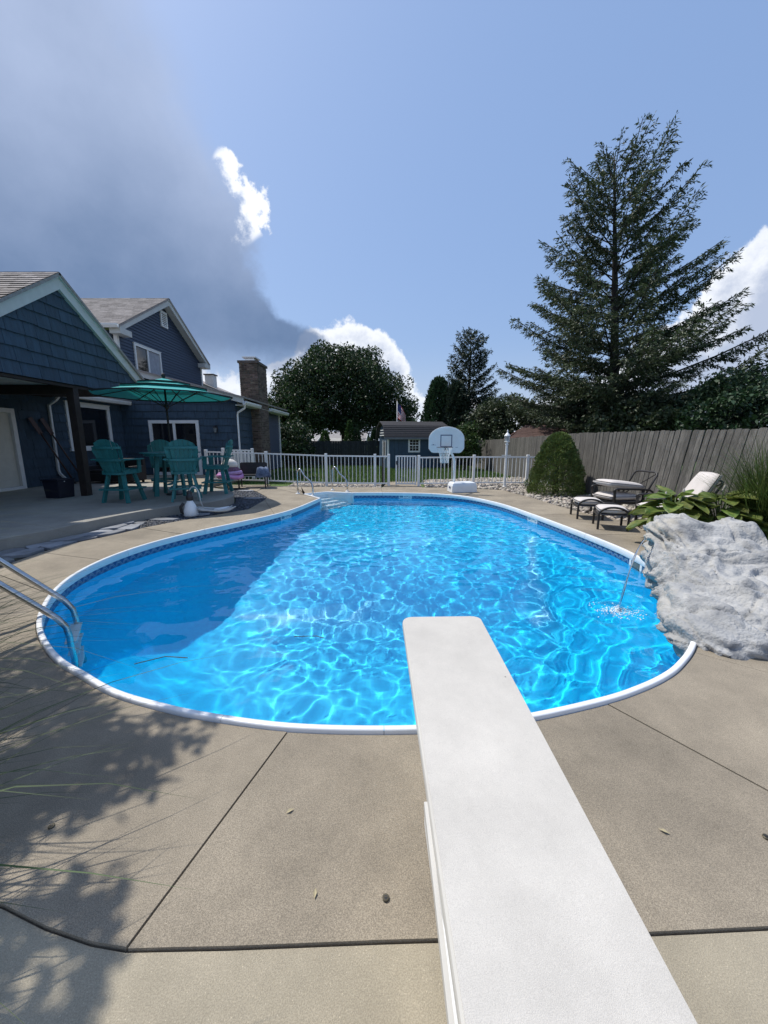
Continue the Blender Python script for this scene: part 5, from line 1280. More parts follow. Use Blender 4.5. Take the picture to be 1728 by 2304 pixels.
M_red = pm('flag_red', (.42, .03, .045), .8); M_fw = pm('flag_white', (.72, .70, .70), .8); M_fb = pm('flag_blue', (.03, .045, .16), .8)
def flagpt(u, v): # u along fly 0..1, v along hoist 0..1 (0 top)
    return Vector((.04+.62*u, .10*math.sin(u*7+v*2), 4.55-1.0*v-.75*u**1.3+.06*math.sin(u*5+v*4)))
stripes = 13
fl0 = empty('flag', (0, 0, 0)); fl0.parent = fp
for s in range(stripes):
    m = MB(); nU = 10
    for j in (0, 1):
        for i in range(nU+1): m.v.append(tuple(flagpt(i/nU, (s+j)/stripes)))
    for i in range(nU): m.f.append((i, i+1, nU+2+i, nU+1+i))
    m.build('stripe', M_red if s % 2 == 0 else M_fw, fl0)
for side in (-1, 1):
    m = MB(); nU = 5
    for j in range(8):
        for i in range(nU+1): m.v.append(tuple(flagpt(.42*i/nU, 7*j/7/stripes) + Vector((0, side*.006, 0))))
    for j in range(7):
        for i in range(nU): a = j*(nU+1)+i; m.f.append((a, a+1, a+nU+2, a+nU+1))
    m.build('canton', M_fb, fl0)
def far_house(loc, rz, w, d, h, rise, label, roofc, wallc):
    o = empty('neighbour_house', loc, rz, label, 'house'); mr = pm('far_roof', roofc, .9, .15, 10); mw = pm('far_wall', wallc, .8, .1, 4)
    MB().prism([(0, 0), (w, 0), (w, h), (w/2, h+rise), (0, h)], (-w/2, 0, 0), (1, 0, 0), (0, 0, 1), (0, -1, 0), d).build('wall', mw, o)
    for s in (-1, 1):
        a = Vector((s*(w/2+.3), -.3, h-.18)); b = Vector((0, -.3, h+rise+.04)); L_ = Vector((0, d+.6, 0))
        m = MB().add([a, b, b+L_, a+L_, a+Vector((0, 0, -.1)), b+Vector((0, 0, -.1)), b+L_+Vector((0, 0, -.1)), a+L_+Vector((0, 0, -.1))], [(0, 1, 2, 3), (7, 6, 5, 4), (0, 4, 5, 1), (1, 5, 6, 2), (2, 6, 7, 3), (3, 7, 4, 0)]).build('roof', mr, o)
        MB().bar(a+Vector((0, -.02, -.1)), b+Vector((0, -.02, -.1)), .04, .2).build('rake_board', M_white, o)
    f = MB().box((w*.2, -.02, h*.6), (.9, .04, 1.1)).build('window', M_glassdark, o); MB().box((w*.2, -.03, h*.6-.58), (1.1, .05, .08)).build('sill', M_white, f)
    return o
far_house((-11.6, 42, -.3), R(70), 6, 8, 2.3, 1.75, 'pale grey gabled house beyond the chimney among trees', (.30, .28, .29), (.36, .35, .33))
far_house((-7.6, 47, -.3), R(80), 6, 7, 1.5, 1.2, 'low grey roofed house glimpsed between the small conifers', (.34, .33, .34), (.42, .42, .42))
far_house((-2.2, 47, -.3), R(84), 5, 6, 1.6, 1.2, 'low grey roofed house glimpsed left of the shed', (.34, .33, .34), (.42, .42, .42))
nb_ = empty('neighbour_shed', (7.95, 18.6, -.12), R(-12), 'brown shingled outbuilding roof showing over the plank fence', 'outbuilding')
mbw = pm('brown_wall', (.10, .075, .06), .8); mbr = pm('brown_roof', (.105, .062, .052), .9, .2, 14, island=.15)
MB().box((0, 1.4, .85), (3.6, 2.6, 1.7)).build('wall', mbw, nb_)
roof_slab('roof', [(-2.1, -.25, 1.62), (2.1, -.25, 1.62), (1.9, 1.45, 2.42), (-1.0, 1.45, 2.42)], .06, nb_, mbr, courses=1, tab=.3, expo=.16)
roof_slab('roof', [(2.1, 3.1, 1.62), (-2.1, 3.1, 1.62), (-1.0, 1.45, 2.42), (1.9, 1.45, 2.42)], .06, nb_, mbr)

# ================================================================== TREES
M_bark = pm('bark', (.055, .045, .038), .95, .4, 9, .8, 20, stretch=(1, 1, .3)); M_dkbark = pm('dark_bark', (.030, .026, .023), .95, .4, 9)
def leafmat(name, col, isl=.45, hue=.025, trans=.30, rough=.55): return pm(name, col, rough, .25, .35, island=isl, hue=hue, trans=trans)
def unit(a): return a/np.maximum(1e-9, np.linalg.norm(a, axis=-1, keepdims=True))
def leaf_cards(C, D, Nn, Ln, Wd, bend=0.15):
    """folded diamond leaves: centre-base C, direction D, normal N, length, width"""
    D = unit(D); S = unit(np.cross(D, Nn)); U = np.cross(S, D); n = len(C); V = np.empty((n, 4, 3)); Ln = Ln[:, None]; Wd = Wd[:, None]
    V[:, 0] = C; V[:, 1] = C + D*Ln*.5 + S*Wd*.5 + U*Ln*bend; V[:, 2] = C + D*Ln - U*Ln*bend*.5; V[:, 3] = C + D*Ln*.5 - S*Wd*.5 + U*Ln*bend
    F = np.arange(n*4).reshape(-1, 4); return V.reshape(-1, 3), F
def crown(name, mat, parent, C, L0, seed, spread=.06, up=.2):
    rnd = np.random.RandomState(seed); n = len(C); D = rnd.normal(0, 1, (n, 3)); D[:, 2] += up; Nn = rnd.normal(0, 1, (n, 3)); Nn[:, 2] += .8
    V, F = leaf_cards(C, D, Nn, L0*rnd.uniform(.6, 1.3, n), L0*rnd.uniform(.4, .75, n)); return tri_mesh(name, V, F, mat, parent)
def broadleaf(name, label, cat, loc, H, Rad, nclump, per, leaf, mat, seed, trunk_h=.25, squash=1.0, csize=.16, bare=0.0, group=None, topfn=None):
    rnd = np.random.RandomState(seed); t = empty(name, loc, 0, label, cat, group)
    C0 = []
    while len(C0) < nclump:
        u = rnd.normal(0, 1, 3); u /= np.linalg.norm(u); r = rnd.uniform(.45, 1.0)**.6
        if u[2] < -.55: continue
        wob = 1 + .22*noise.noise(Vector(u*2.3 + seed)) + .14*noise.noise(Vector(u*5 + seed))
        zc = H*(.5+trunk_h*.5); hz = H*(1-trunk_h)*.5
        C0.append((u[0]*r*Rad*wob, u[1]*r*Rad*wob*squash, zc + u[2]*r*hz*wob))
    C0 = np.array(C0); n = nclump*per; sz = csize*Rad*rnd.uniform(.6, 1.35, nclump)
    off = rnd.normal(0, 1, (nclump, per, 3)); off = off/np.maximum(.6, np.linalg.norm(off, axis=2, keepdims=True))
    P = (C0[:, None] + off*sz[:, None, None]*np.array((1, 1, .75))).reshape(-1, 3)
    crown('crown', mat, t, P, leaf, seed)
    tr = MB(); tr.tube([(0, 0, 0), (.05, 0, H*.15), (.0, .05, H*.35), (0, 0, H*.62)], [H*.035, H*.028, H*.022, H*.006], 10)
    for k in range(9):
        q = C0[rnd.randint(len(C0))]; z0 = H*rnd.uniform(.16, .42); tr.tube([(0, 0, z0), (q[0]*.4, q[1]*.4, z0+(q[2]-z0)*.55), tuple(q)], [H*.014, H*.008, H*.003], 6)
    tr.build('trunk', M_bark, t, smooth=True); return t
def conifer_dense(name, label, cat, loc, H, Rad, n, mat, seed, leaf=.16, power=.8, group=None, lobes=0, base=.0):
    """dense columnar or conical evergreen"""
    rnd = np.random.RandomState(seed); t = empty(name, loc, 0, label, cat, group)
    h = rnd.uniform(0, 1, n)**.85; a = rnd.uniform(0, 6.2832, n); prof_ = np.power(np.maximum(0, 1-h), power)*(np.minimum(1, h/.10+.75 if base else h/.08+.55))
    bump = 1 + .13*np.sin(a*5+h*9+seed) + .10*np.sin(a*9-h*23+seed*2)
    if lobes: bump = np.array([1 + .20*noise.noise(Vector((math.cos(q)*3.2, math.sin(q)*3.2, w*7+seed))) + .12*noise.noise(Vector((math.cos(q)*7, math.sin(q)*7, w*16+seed))) for q, w in zip(a, h)])
    r = Rad*prof_*bump*(1-.32*rnd.uniform(0, 1, n)**2.2)
    P = np.column_stack((r*np.cos(a), r*np.sin(a), h*H + rnd.normal(0, .02*H, n)*.3))
    D = np.column_stack((np.cos(a), np.sin(a), rnd.uniform(.3, 1.6, n))) + rnd.normal(0, .35, (n, 3)); Nn = np.column_stack((np.cos(a), np.sin(a), np.full(n, .4))) + rnd.normal(0, .5, (n, 3))
    V, F = leaf_cards(P, D, Nn, leaf*rnd.uniform(.6, 1.4, n), leaf*rnd.uniform(.3, .55, n)); tri_mesh('crown', V, F, mat, t)
    MB().tube([(0, 0, 0), (0, 0, H*.9)], [Rad*.12, Rad*.02], 8).build('trunk', M_dkbark, t); return t
def spruce(name, label, loc, H, spread, nb, mat, seed, lean=0.0, z_first=.06, needle=.20, droop=.0, thin=1.0, twig_n=9, group=None, per_t=12):
    rnd = np.random.RandomState(seed); t = empty(name, loc, 0, label, 'tree', group)
    wood = MB(); P, D, Nn, Ls = [], [], [], []
    def axis(h): return np.array((lean*H*h**1.2, .0, H*h))
    wood.tube([tuple(axis(k/12)) for k in range(13)], [H*.021*(1-k/12.6)+.012 for k in range(13)], 9)
    for b in range(nb):
        h = z_first + (1-z_first-.012)*((b+rnd.uniform(0, .6))/nb)**1.08; az = b*2.39996 + rnd.normal(0, .25)
        Lb = spread*(np.interp(h, [0, .10, .22, .40, .62, .82, .93, 1.0], [.92, 1.0, .98, .80, .56, .36, .22, .05]))*rnd.uniform(.72, 1.12)
        d = np.array((math.cos(az), math.sin(az), 0.0)); side = np.array((-d[1], d[0], 0)); o = axis(h)
        rise = np.interp(h, [0, .25, .6, 1.0], [-.02, .16, .46, 1.1]) + rnd.normal(0, .06)
        def bp(s): return o + d*Lb*s + np.array((0, 0, Lb*(rise*s - droop*.55*s*(1-s)*2 + .13*s**3)))
        wood.tube([tuple(bp(k/5)) for k in range(6)], [.012+.0065*Lb*(1-k/5.5) for k in range(6)], 5)
        nt_ = max(4, int(twig_n*Lb*thin))
        for q in range(nt_):
            s = .20+.80*((q+rnd.uniform(0, .8))/nt_); sg = 1 if q % 2 else -1; base = bp(s); Lt_ = Lb*.26*(1.12-s)*rnd.uniform(.55, 1.25) + .16
            td = d*rnd.uniform(.55, 1.0) + side*sg*rnd.uniform(.5, 1.05) + np.array((0, 0, rnd.uniform(-.32, .12))); td /= np.linalg.norm(td)
            if q % 3 == 0: wood.tube([tuple(base), tuple(base+td*Lt_)], [.010, .004], 3, cap=False)
            m_ = max(5, int(per_t*Lt_/.5)); ss = rnd.uniform(0, 1, m_)
            pts = base + td*Lt_*ss[:, None] + rnd.normal(0, .03, (m_, 3)); dd = td*.9 + rnd.normal(0, .55, (m_, 3)) + np.array((0, 0, -.12))
            P.append(pts); D.append(dd); Nn.append(rnd.normal(0, .6, (m_, 3)) + np.array((0, 0, .9))); Ls.append(np.full(m_, needle)*rnd.uniform(.6, 1.35, m_))
        m_ = int(10*Lb**.5)+4; ss = rnd.uniform(.55, 1.03, m_); pts = np.array([bp(s) for s in ss]) + rnd.normal(0, .03, (m_, 3))
        P.append(pts); D.append(np.tile(d, (m_, 1)) + rnd.normal(0, .5, (m_, 3)) + np.array((0, 0, .25))); Nn.append(rnd.normal(0, .5, (m_, 3)) + np.array((0, 0, .9))); Ls.append(np.full(m_, needle)*rnd.uniform(.7, 1.3, m_))
    P, D, Nn, Ls = np.concatenate(P), np.concatenate(D), np.concatenate(Nn), np.concatenate(Ls)
    V, F = leaf_cards(P, D, Nn, Ls, Ls*.27, .06); tri_mesh('crown', V, F, mat, t)
    wood.build('trunk', M_dkbark, t, smooth=True); return t
M_spruce = leafmat('spruce_needles', (.066, .092, .046), .45, .03, .18); M_spruce2 = leafmat('far_spruce_needles', (.030, .052, .032), .4, .02, .15)
M_maple = leafmat('maple_leaves', (.026, .052, .018), .55, .03, .30); M_arb = leafmat('arborvitae', (.030, .066, .028), .4, .02, .15); M_arb2 = leafmat('light_arborvitae', (.045, .095, .022), .4, .02, .2)
M_bush = leafmat('shrub_leaves', (.045, .085, .022), .5, .03, .3); M_dwarf = leafmat('dwarf_spruce', (.135, .190, .050), .35, .02, .12)
spruce('spruce_tree', 'tall open-branched spruce towering behind the plank fence', (11.6, 19.6, -.2), 14.1, 6.2, 122, M_spruce, 5, lean=-.10, needle=.17, twig_n=8.5, per_t=27, z_first=.12)
spruce('spruce_tree', 'middle-distance spruce left of the tall one, darker and smaller', (6.6, 31, -.3), 9.9, 3.3, 120, M_spruce2, 8, needle=.22, twig_n=9, z_first=.10, per_t=20)
conifer_dense('arborvitae_tree', 'dark columnar arborvitae left of the smaller spruce', 'tree', (4.1, 30, -.3), 6.3, 1.35, 9000, M_arb, 12, .26, .42)
conifer_dense('arborvitae_tree', 'dark columnar arborvitae tucked against the smaller spruce', 'tree', (5.3, 29.2, -.3), 5.9, 1.4, 9000, M_spruce2, 13, .26, .5)
conifer_dense('arborvitae_tree', 'broad dark evergreen below the smaller spruce behind the hoop', 'tree', (7.6, 28.5, -.3), 4.6, 2.2, 9000, M_spruce2, 14, .28, .55)
broadleaf('maple_tree', 'large round dark maple standing beyond the back fence', 'tree', (-4.0, 39, -.35), 10.7, 6.2, 420, 160, .26, M_maple, 3, .0, csize=.16)
broadleaf('maple_tree', 'lower leafy tree half hidden between chimney and maple', 'tree', (-10.0, 40, -.35), 6.2, 3.2, 90, 80, .36, M_maple, 17, .10, csize=.22)
broadleaf('garden_shrub', 'dark rounded shrub behind the end of the house', 'shrub', (-6.3, 25.2, -.3), 3.0, 1.7, 80, 90, .17, M_maple, 19, .0, csize=.25)
for i, (px, h, w, lab) in enumerate(((668, 2.5, .55, 'small bright arborvitae nearest the house over the back fence'), (732, 2.2, .62, 'small conical arborvitae in front of the maple, left one'), (787, 2.9, .52, 'slim conical arborvitae in front of the maple, tallest one'), (803, 2.3, .55, 'small conical arborvitae right beside the tallest one'), (842, 2.3, .5, 'small dark arborvitae just left of the shed'))):
    Y_ = 29.0; conifer_dense('arborvitae_tree', lab, 'tree', ((px-864)/864*28.6, Y_, -.3), h+.3, w, 2600, M_arb2 if i < 3 else M_arb, 40+i, .15, .62, 'small arborvitae over the back fence')
broadleaf('bright_tree', 'pale green treetop just visible over the shed roof', 'tree', (2.9, 44, -.4), 4.2, 1.7, 40, 60, .3, M_bush, 23, .1, csize=.25)
broadleaf('garden_shrub', 'vine-like leafy shrub climbing the far end of the plank fence', 'shrub', (4.75, 22.6, -.2), 2.5, 1.0, 60, 70, .15, M_bush, 29, .0, csize=.28)
broadleaf('thuja_hedge', 'blue-green bushy evergreen behind the fence at far right', 'shrub', (13.0, 13.5, -.1), 4.2, 2.3, 160, 90, .17, M_arb, 31, .0, csize=.2)
broadleaf('thuja_hedge', 'dark bushy evergreen below the tall spruce behind the fence', 'shrub', (11.0, 16.9, -.1), 3.5, 2.2, 150, 90, .18, M_spruce, 33, .0, csize=.2)
broadleaf('thuja_hedge', 'dense dark evergreen thicket right of the brown roof', 'shrub', (12.4, 23.0, -.1), 4.6, 3.4, 170, 90, .22, M_spruce2, 35, .0, csize=.2)
broadleaf('thuja_hedge', 'dark evergreen thicket at the picture edge over the fence', 'shrub', (16.5, 16.5, -.1), 4.3, 2.6, 130, 90, .2, M_spruce2, 37, .0, csize=.2)
broadleaf('thuja_hedge', 'olive-green evergreen mass left of the brown roof', 'shrub', (8.0, 25.5, -.1), 4.4, 2.4, 130, 90, .2, M_spruce, 39, .0, csize=.2)
# clipped dwarf spruce by the fence
conifer_dense('dwarf_spruce', 'dense green conical dwarf spruce in the stone bed', 'shrub', (5.0, 11.15, -.05), 1.78, .80, 30000, M_dwarf, 51, .055, .43, base=1, lobes=7)

# ================================================================== HOSTA, GRASSES
M_hosta = pm('hosta_leaf', (.075, .145, .032), .5, .3, 5, col2=(.22, .25, .055), rand=.4, hue=.02, trans=.30)
def hosta_leaf_mesh(seed, bend):
    rnd = random.Random(seed); m = MB(); nu, nv = 9, 6
    for i in range(nu+1):
        s = i/nu; w = .78*math.sin(math.pi*min(1, s*.98+.02))**.62*(1-.35*s)*.5
        if i == nu: w = .004
        for j in range(nv+1):
            t = -1+2*j/nv; x = t*w; y = s; z = .10*abs(t)*(1-.3*s) - bend*s*s + .025*math.sin(6*s+3*t+seed) + .018*math.sin(11*t)*s
            m.v.append((x, y, z))
    for i in range(nu):
        for j in range(nv): a = i*(nv+1)+j; m.f.append((a, a+1, a+nv+2, a+nv+1))
    me = m.mesh('leaf'); me.materials.append(M_hosta); me.shade_smooth(); return me
hm = [hosta_leaf_mesh(k, b) for k, b in enumerate((.10, .22, .35, .5, .28, .16))]
hosta = empty('hosta_plant', (4.42, 5.62, 0), 0, 'large-leaved green hosta behind the artificial rock', 'plant')
rnd = random.Random(77); M_stem = pm('stem_green', (.10, .15, .05), .6)
stems = MB()
for (cx, cy, n, sc_, hgt) in ((-.05, .05, 48, .33, .60), (.48, -.12, 48, .33, .60), (.95, -.30, 26, .30, .48)):
    for k in range(n):
        a = k*2.4+rnd.uniform(-.3, .3); q = (k+.5)/n; r = .06+.36*q**.7; z = hgt*(1-.75*q**1.4)+.10+rnd.uniform(-.03, .05)
        o = mesh_obj('leaf', hm[k % 6], None, hosta); b_ = Vector((cx+r*math.cos(a)*.75, cy+r*math.sin(a)*.75, z))
        o.location = b_; s = sc_*rnd.uniform(.75, 1.2); o.scale = (s*1.05, s, s)
        o.rotation_euler = (rnd.uniform(-.1, .45)*(1-q) + .15 - .35*q, rnd.uniform(-.3, .3), a-math.pi/2)
        stems.tube([(cx, cy, .0), (cx+(b_.x-cx)*.45, cy+(b_.y-cy)*.45, z*.7), tuple(b_)], [.009, .008, .006], 5)
tag(stems.build('leaf_stems', M_stem, hosta, smooth=True), kind='stuff')
for k, (x, y, h) in enumerate(((.05, .0, .78), (.35, .1, .74), (.5, -.05, .84), (-.12, .12, .72), (.62, .05, .78))):
    st = MB().tube([(x, y, .2), (x+.02, y, h*.7), (x+.05*(k % 3-1), y, h)], .006, 5).build('flower_stalk', M_stem, hosta)
    MB().lathe([(.004, 0), (.018, .025), (.014, .05), (.003, .075)], (x+.05*(k % 3-1), y, h), 7).build('flower_bud', pm('hosta_bud%d' % k, (.45, .42, .38), .7), st)
def arching_grass(name, label, loc, n, length, spread, seed, mat, droop=1.0, width=.010, bias=(0, 0), seg=7, hmul=1.0):
    rnd = np.random.RandomState(seed); t = empty(name, loc, 0, label, 'grass'); V = []; F = []
    for k in range(n):
        a = rnd.uniform(0, 6.28); L_ = length*rnd.uniform(.55, 1.15); out = spread*rnd.uniform(.15, 1.0)**.8; d = np.array((math.cos(a)+bias[0], math.sin(a)+bias[1], 0)); d /= max(.3, np.linalg.norm(d)); s_ = np.array((-d[1], d[0], 0)); b = rnd.normal(0, .09, 2); base = len(V); w = width*rnd.uniform(.6, 1.3)
        sw = rnd.normal(0, .08)
        for i in range(seg+1):
            s = i/seg; p = np.array((b[0], b[1], 0)) + d*L_*out*s**1.5 + s_*sw*L_*s*s + np.array((0, 0, hmul*L_*(s - droop*out*.75*s**2.6))); ww = w*(1-s**2)*(.6+.4*min(1, s*6))
            V.append(p-s_*ww); V.append(p+s_*ww)
        for i in range(seg): q = base+2*i; F.append((q, q+1, q+3, q+2))
    tri_mesh('blades', np.array(V), np.array(F), mat, t); MB().lathe([(.13, -.02), (.10, .12), (.04, .2)], n=10).build('crown_base', M_stem, t); return t
M_gr = pm('ornamental_grass', (.075, .115, .028), .6, .3, 3, island=.45, hue=.03, trans=.3); M_grd = pm('tall_grass', (.055, .085, .028), .65, .3, 3, island=.4, hue=.02, trans=.25)
arching_grass('ornamental_grass', 'tall fine-bladed ornamental grass at the right picture edge', (5.40, 5.30, 0), 1700, 1.80, .62, 61, M_gr, .9, .006)
o = arching_grass('ornamental_grass', 'low broad-bladed grass tuft at the foot of the right bed', (5.05, 4.9, 0), 160, .50, 1.0, 62, M_gr, 1.0, .012)
# tall grass and a leafy shrub growing left of the deck: their tips and shade reach into view
arching_grass('pampas_grass', 'long arching grass blades leaning in at the left edge', (-2.45, 1.35, -.05), 300, 1.55, .85, 63, M_grd, 1.0, .006, bias=(.5, .25))
arching_grass('pampas_grass', 'thin grass stalks reaching in over the near left slab', (-1.95, .75, -.05), 260, 1.30, .85, 64, M_grd, 1.0, .0055, bias=(.3, .15))
arching_grass('pampas_grass', 'grass clump beside the ladder leaning over the left deck', (-4.75, 3.3, -.05), 260, 2.0, .95, 65, M_grd, 1.0, .005, bias=(.8, -.1))
arching_grass('pampas_grass', 'grass clump left of the deck with blades crossing the pool rim', (-3.45, 1.75, -.05), 260, 1.9, .9, 66, M_grd, 1.0, .005, bias=(.7, .35))
arching_grass('pampas_grass', 'low arching grass blades crossing the left slab beside the ladder', (-2.95, 1.62, -.03), 120, 1.75, 1.1, 67, M_grd, .75, .0055, bias=(.9, .55), hmul=.62)
arching_grass('pampas_grass', 'low arching grass blades at the lower left corner', (-2.05, .95, -.03), 120, 1.35, 1.1, 68, M_grd, .75, .0050, bias=(.9, .35), hmul=.62)
def leafy_cloud(name, label, loc, blobs, leaf, mat, seed):
    rnd = np.random.RandomState(seed); t = empty(name, loc, 0, label, 'shrub'); P = []
    for (c, r, n) in blobs:
        u = rnd.normal(0, 1, (n, 3)); u /= np.linalg.norm(u, axis=1, keepdims=True); P.append(np.array(c) + u*np.array(r)*rnd.uniform(.2, 1, (n, 1))**.5)
    crown('crown', mat, t, np.concatenate(P), leaf, seed)
    tr = MB()
    for (c, r, n) in blobs: tr.tube([(0, 0, 0), (c[0]*.4, c[1]*.4, c[2]*.5), c], [.03, .02, .008], 6)
    tr.build('trunk', M_bark, t, smooth=True); return t
leafy_cloud('shade_tree', 'leafy tree left of the deck casting dappled shade on its corner', (-5.0, 2.3, -.06), [((1.10, .60, 4.0), (.42, .42, .35), 900), ((1.45, .45, 4.0), (.36, .36, .30), 650), ((1.25, .12, 3.9), (.40, .36, .30), 700), ((1.88, .82, 4.05), (.24, .26, .2), 130), ((1.72, .50, 4.0), (.30, .28, .25), 230), ((2.05, -.30, 3.8), (.26, .28, .2), 260), ((1.75, -.42, 3.7), (.3, .3, .2), 260), ((.45, 1.25, 4.0), (.36, .36, .3), 520), ((.8, 1.0, 4.1), (.3, .3, .3), 380), ((.3, .4, 4.2), (.7, .7, .5), 900), ((.9, .0, 3.6), (.4, .4, .35), 500)], .10, M_bush, 71)

# ================================================================== ARTIFICIAL ROCK WITH WATERFALL
def rock_material():
    m = pm('artificial_rock', (.25, .255, .26), .85, .3, 3.6, .8, 42, col2=(.49, .485, .47), detail=10)
    nt = m.node_tree; N = nt.nodes.new; L = nt.links.new; P = nt.nodes['Principled BSDF']; src = P.inputs['Base Color'].links[0].from_socket
    tc = N('ShaderNodeTexCoord')
    n2 = N('ShaderNodeTexNoise'); n2.inputs['Scale'].default_value = 2.6; n2.inputs['Detail'].default_value = 6; n2.inputs['Distortion'].default_value = 1.2; L(tc.outputs['Object'], n2.inputs['Vector'])
    mr = N('ShaderNodeMapRange'); mr.inputs[1].default_value = .54; mr.inputs[2].default_value = .70; L(n2.outputs['Fac'], mr.inputs[0])
    mx = N('ShaderNodeMix'); mx.data_type = 'RGBA'; L(mr.outputs[0], mx.inputs[0]); L(src, mx.inputs[6]); mx.inputs[7].default_value = (.17, .175, .185, 1)
    n3 = N('ShaderNodeTexNoise'); n3.inputs['Scale'].default_value = 1.7; n3.inputs['Detail'].default_value = 3; L(tc.outputs['Object'], n3.inputs['Vector'])
    m3 = N('ShaderNodeMapRange'); m3.inputs[1].default_value = .62; m3.inputs[2].default_value = .75; m3.inputs[4].default_value = .4; L(n3.outputs['Fac'], m3.inputs[0])
    mz = N('ShaderNodeMix'); mz.data_type = 'RGBA'; L(m3.outputs[0], mz.inputs[0]); L(mx.outputs[2], mz.inputs[6]); mz.inputs[7].default_value = (.50, .44, .32, 1)
    L(mz.outputs[2], P.inputs['Base Color']); return m
blobs = [((3.54, 4.42, .36), (.36, .34, .26)), ((3.97, 4.26, .34), (.24, .28, .26)), ((3.24, 3.92, .12), (.34, .46, .34)), ((3.70, 4.05, .15), (.45, .45, .36)), ((3.92, 3.66, .08), (.52, .66, .35)), ((3.08, 3.46, .04), (.34, .40, .28)),
         ((2.82, 3.12, .0), (.32, .34, .24)), ((3.30, 3.10, .04), (.50, .40, .28)), ((2.58, 2.84, -.04), (.26, .24, .18)), ((3.05, 2.80, -.03), (.55, .30, .22)), ((3.55, 2.86, -.03), (.55, .34, .22)), ((4.10, 3.20, .0), (.58, .52, .27)), ((3.34, 4.38, .50), (.22, .18, .10))]
def rock_mesh():
    import itertools
    h = .021; lo = np.array((2.2, 2.2, -.36)); hi = np.array((4.95, 5.0, .82)); n = np.ceil((hi-lo)/h).astype(int)+1
    X, Y, Z = np.meshgrid(*[lo[i]+h*np.arange(n[i]) for i in range(3)], indexing='ij')
    f = np.zeros(X.shape)
    for c, r in blobs:
        d = np.sqrt(((X-c[0])/r[0])**2 + ((Y-c[1])/r[1])**2 + ((Z-c[2])/r[2])**2)
        f += np.exp(-((d)**2)*1.6)
    f -= math.exp(-1.6)*1.05
    # surface nets
    ins = f > 0; V = {}; verts = []; faces = []
    nx_, ny_, nz_ = f.shape
    cell = np.zeros((nx_-1, ny_-1, nz_-1), int)
    for dx, dy, dz in itertools.product((0, 1), repeat=3): cell += ins[dx:nx_-1+dx, dy:ny_-1+dy, dz:nz_-1+dz]
    act = np.argwhere((cell > 0) & (cell < 8)); corners = list(itertools.product((0, 1), repeat=3))
    edges = [(a, b) for a in corners for b in corners if sum(abs(i-j) for i, j in zip(a, b)) == 1 and a < b]
    for (i, j, k) in act:
        p = np.zeros(3); m = 0
        for a, b in edges:
            fa, fb = f[i+a[0], j+a[1], k+a[2]], f[i+b[0], j+b[1], k+b[2]]
            if (fa > 0) != (fb > 0):
                t = fa/(fa-fb); p += np.array(a)+t*(np.array(b)-np.array(a)); m += 1
        V[(i, j, k)] = len(verts); verts.append(lo+h*(np.array((i, j, k))+p/m))
    for ax in range(3):
        u, v = (ax+1) % 3, (ax+2) % 3
        s0 = [slice(None)]*3; s1 = [slice(None)]*3; s0[ax] = slice(0, -1); s1[ax] = slice(1, None)
        A, B = ins[tuple(s0)], ins[tuple(s1)]
        for idx in np.argwhere(A != B):
            q = []
            for du, dv in ((0, 0), (-1, 0), (-1, -1), (0, -1)):
                c = list(idx); c[u] += du; c[v] += dv; q.append(V.get(tuple(c)))
            if None in q: continue
            faces.append(q if A[tuple(idx)] else q[::-1])
    me = bpy.data.meshes.new('rock'); me.from_pydata([tuple(p) for p in verts], [], [tuple(q) for q in faces]); me.update()
    nr = [v.normal.copy() for v in me.vertices]
    for v, n_ in zip(me.vertices, nr):
        p = v.co.copy(); w = p + Vector((noise.noise(p*1.7), noise.noise(p*1.7+Vector((9, 1, 4))), noise.noise(p*1.7+Vector((3, 7, 2)))))*.30
        w = Vector((w.x*.9 + w.z*.5, w.y*.9 - w.z*.3, w.z*1.7 + w.x*.35))
        fold = .120*abs(noise.noise(w*1.9)) + .105*abs(noise.noise(w*4.3 + Vector((5, 2, 8)))) + .042*abs(noise.noise(w*10.5)) + .017*abs(noise.noise(w*24)) + .007*abs(noise.noise(w*50))
        st = w.z*2.6 + .5*noise.noise(w*1.3); saw = st % 1.0; fold += .030*saw**3
        dd, pp = noise.voronoi(w*1.9); crack = -max(0.0, .05-(dd[1]-dd[0]))*.9
        v.co = p + n_*(fold + crack - .075)
    me.update(); return me
rock = empty('waterfall_rock', (3.3, 3.6, 0), 0, 'pale grey artificial rock waterfall hanging over the right rim', 'rock')
rm = mesh_obj('rock_body', rock_mesh(), rock_material(), rock, smooth=True); rm.location = (-3.3, -3.6, 0)
M_fall = bpy.data.materials.new('falling_water'); M_fall.use_nodes = True
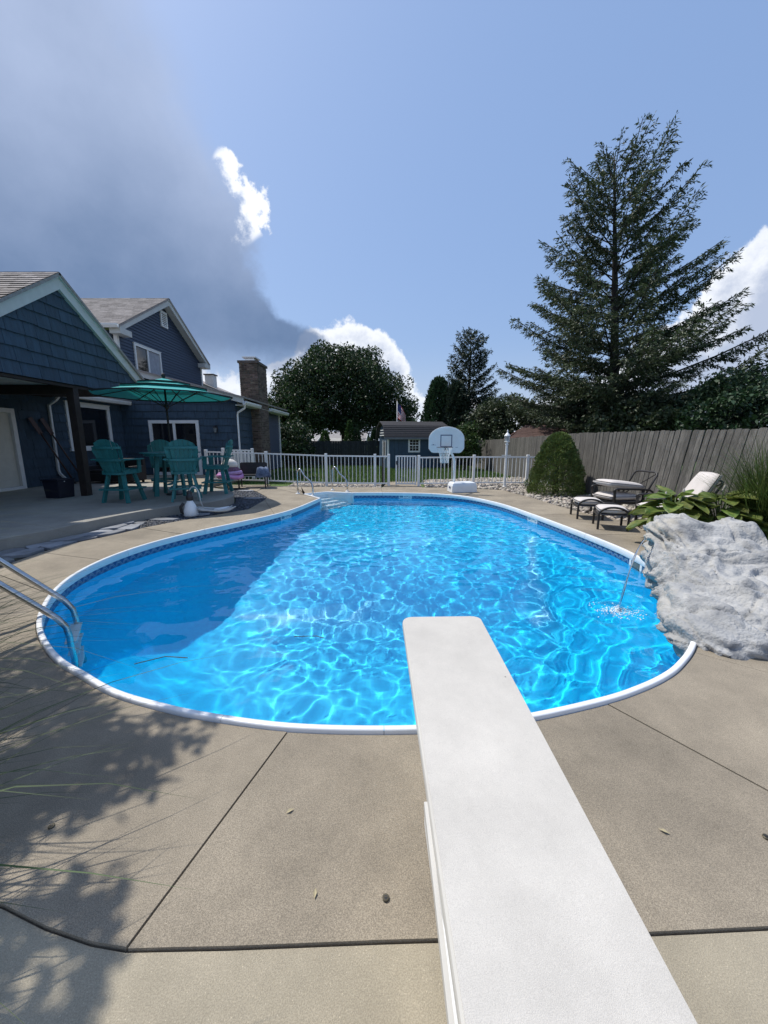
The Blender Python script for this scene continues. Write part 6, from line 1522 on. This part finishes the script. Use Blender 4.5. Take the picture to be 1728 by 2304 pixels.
_nt = M_fall.node_tree; _nt.nodes.clear(); _g = _nt.nodes.new('ShaderNodeBsdfGlass'); _o = _nt.nodes.new('ShaderNodeOutputMaterial'); _g.inputs['IOR'].default_value = 1.33; _g.inputs['Roughness'].default_value = .03; _nt.links.new(_g.outputs[0], _o.inputs[0])
lip = Vector((3.12, 4.40, .44)); end = Vector((SPLASH.x, SPLASH.y, WATER_Z))
ws = MB(); n = 22
for i in range(n+1):
    s = i/n; p = lip.lerp(end, s**.75); p.z = lip.z + (end.z-lip.z)*s**2.0 + .02*math.sin(s*3.14)
    sidev = Vector((.62, .78, 0)); w = .105*(1-.62*s) + .010*math.sin(s*21); th = .010 + .004*math.sin(s*17)
    for k in range(10):
        a = 2*math.pi*k/10; ws.v.append(tuple(p + sidev*w*math.cos(a)*(1+.2*noise.noise(Vector((k*.7, s*7, 2)))) + Vector((-.6, .5, .4))*th*math.sin(a)))
for i in range(n):
    for k in range(10): k2 = (k+1) % 10; ws.f.append((i*10+k, i*10+k2, (i+1)*10+k2, (i+1)*10+k))
wso = ws.build('water_stream', M_fall, None, smooth=True); tag(wso, 'thin clear stream of water falling from the rock lip', 'water stream')
M_foam = pm('foam', (.72, .80, .84), .4); fo = MB(); rnd = random.Random(9)
for k in range(420):
    a = rnd.uniform(0, 6.28); r = abs(rnd.gauss(0, .085)); s = rnd.uniform(.003, .009); p = SPLASH + Vector((r*math.cos(a)*1.3, r*math.sin(a), WATER_Z+.006+max(0, rnd.gauss(.0, .014))))
    fo.lathe([(s*.5, -s*.6), (s, 0), (s*.5, s*.6)], p, 5)
tag(tag(fo.build('splash_foam', M_foam, None, smooth=True), kind='stuff'), 'white froth where the falling stream meets the pool', 'splash')
# stalks floating on the water
for i, (x0, y0, x1, y1, x2, y2, lab) in enumerate(((302, 1494, 372, 1477, 422, 1480, 'thin brown grass stalk floating on the near left water'), (662, 1432, 712, 1431, 730, 1436, 'short brown stalk floating near the middle of the pool'))):
    pts = [gp(x0, y0, WATER_Z+.012), gp(x1, y1, WATER_Z+.014), gp(x2, y2, WATER_Z+.012)]
    tag(MB().tube(pts, .0035, 5).build('floating_stalk', pm('brown_stalk%d' % i, (.10, .08, .05), .7), None), lab, 'stalk', 'stalks floating on the pool')
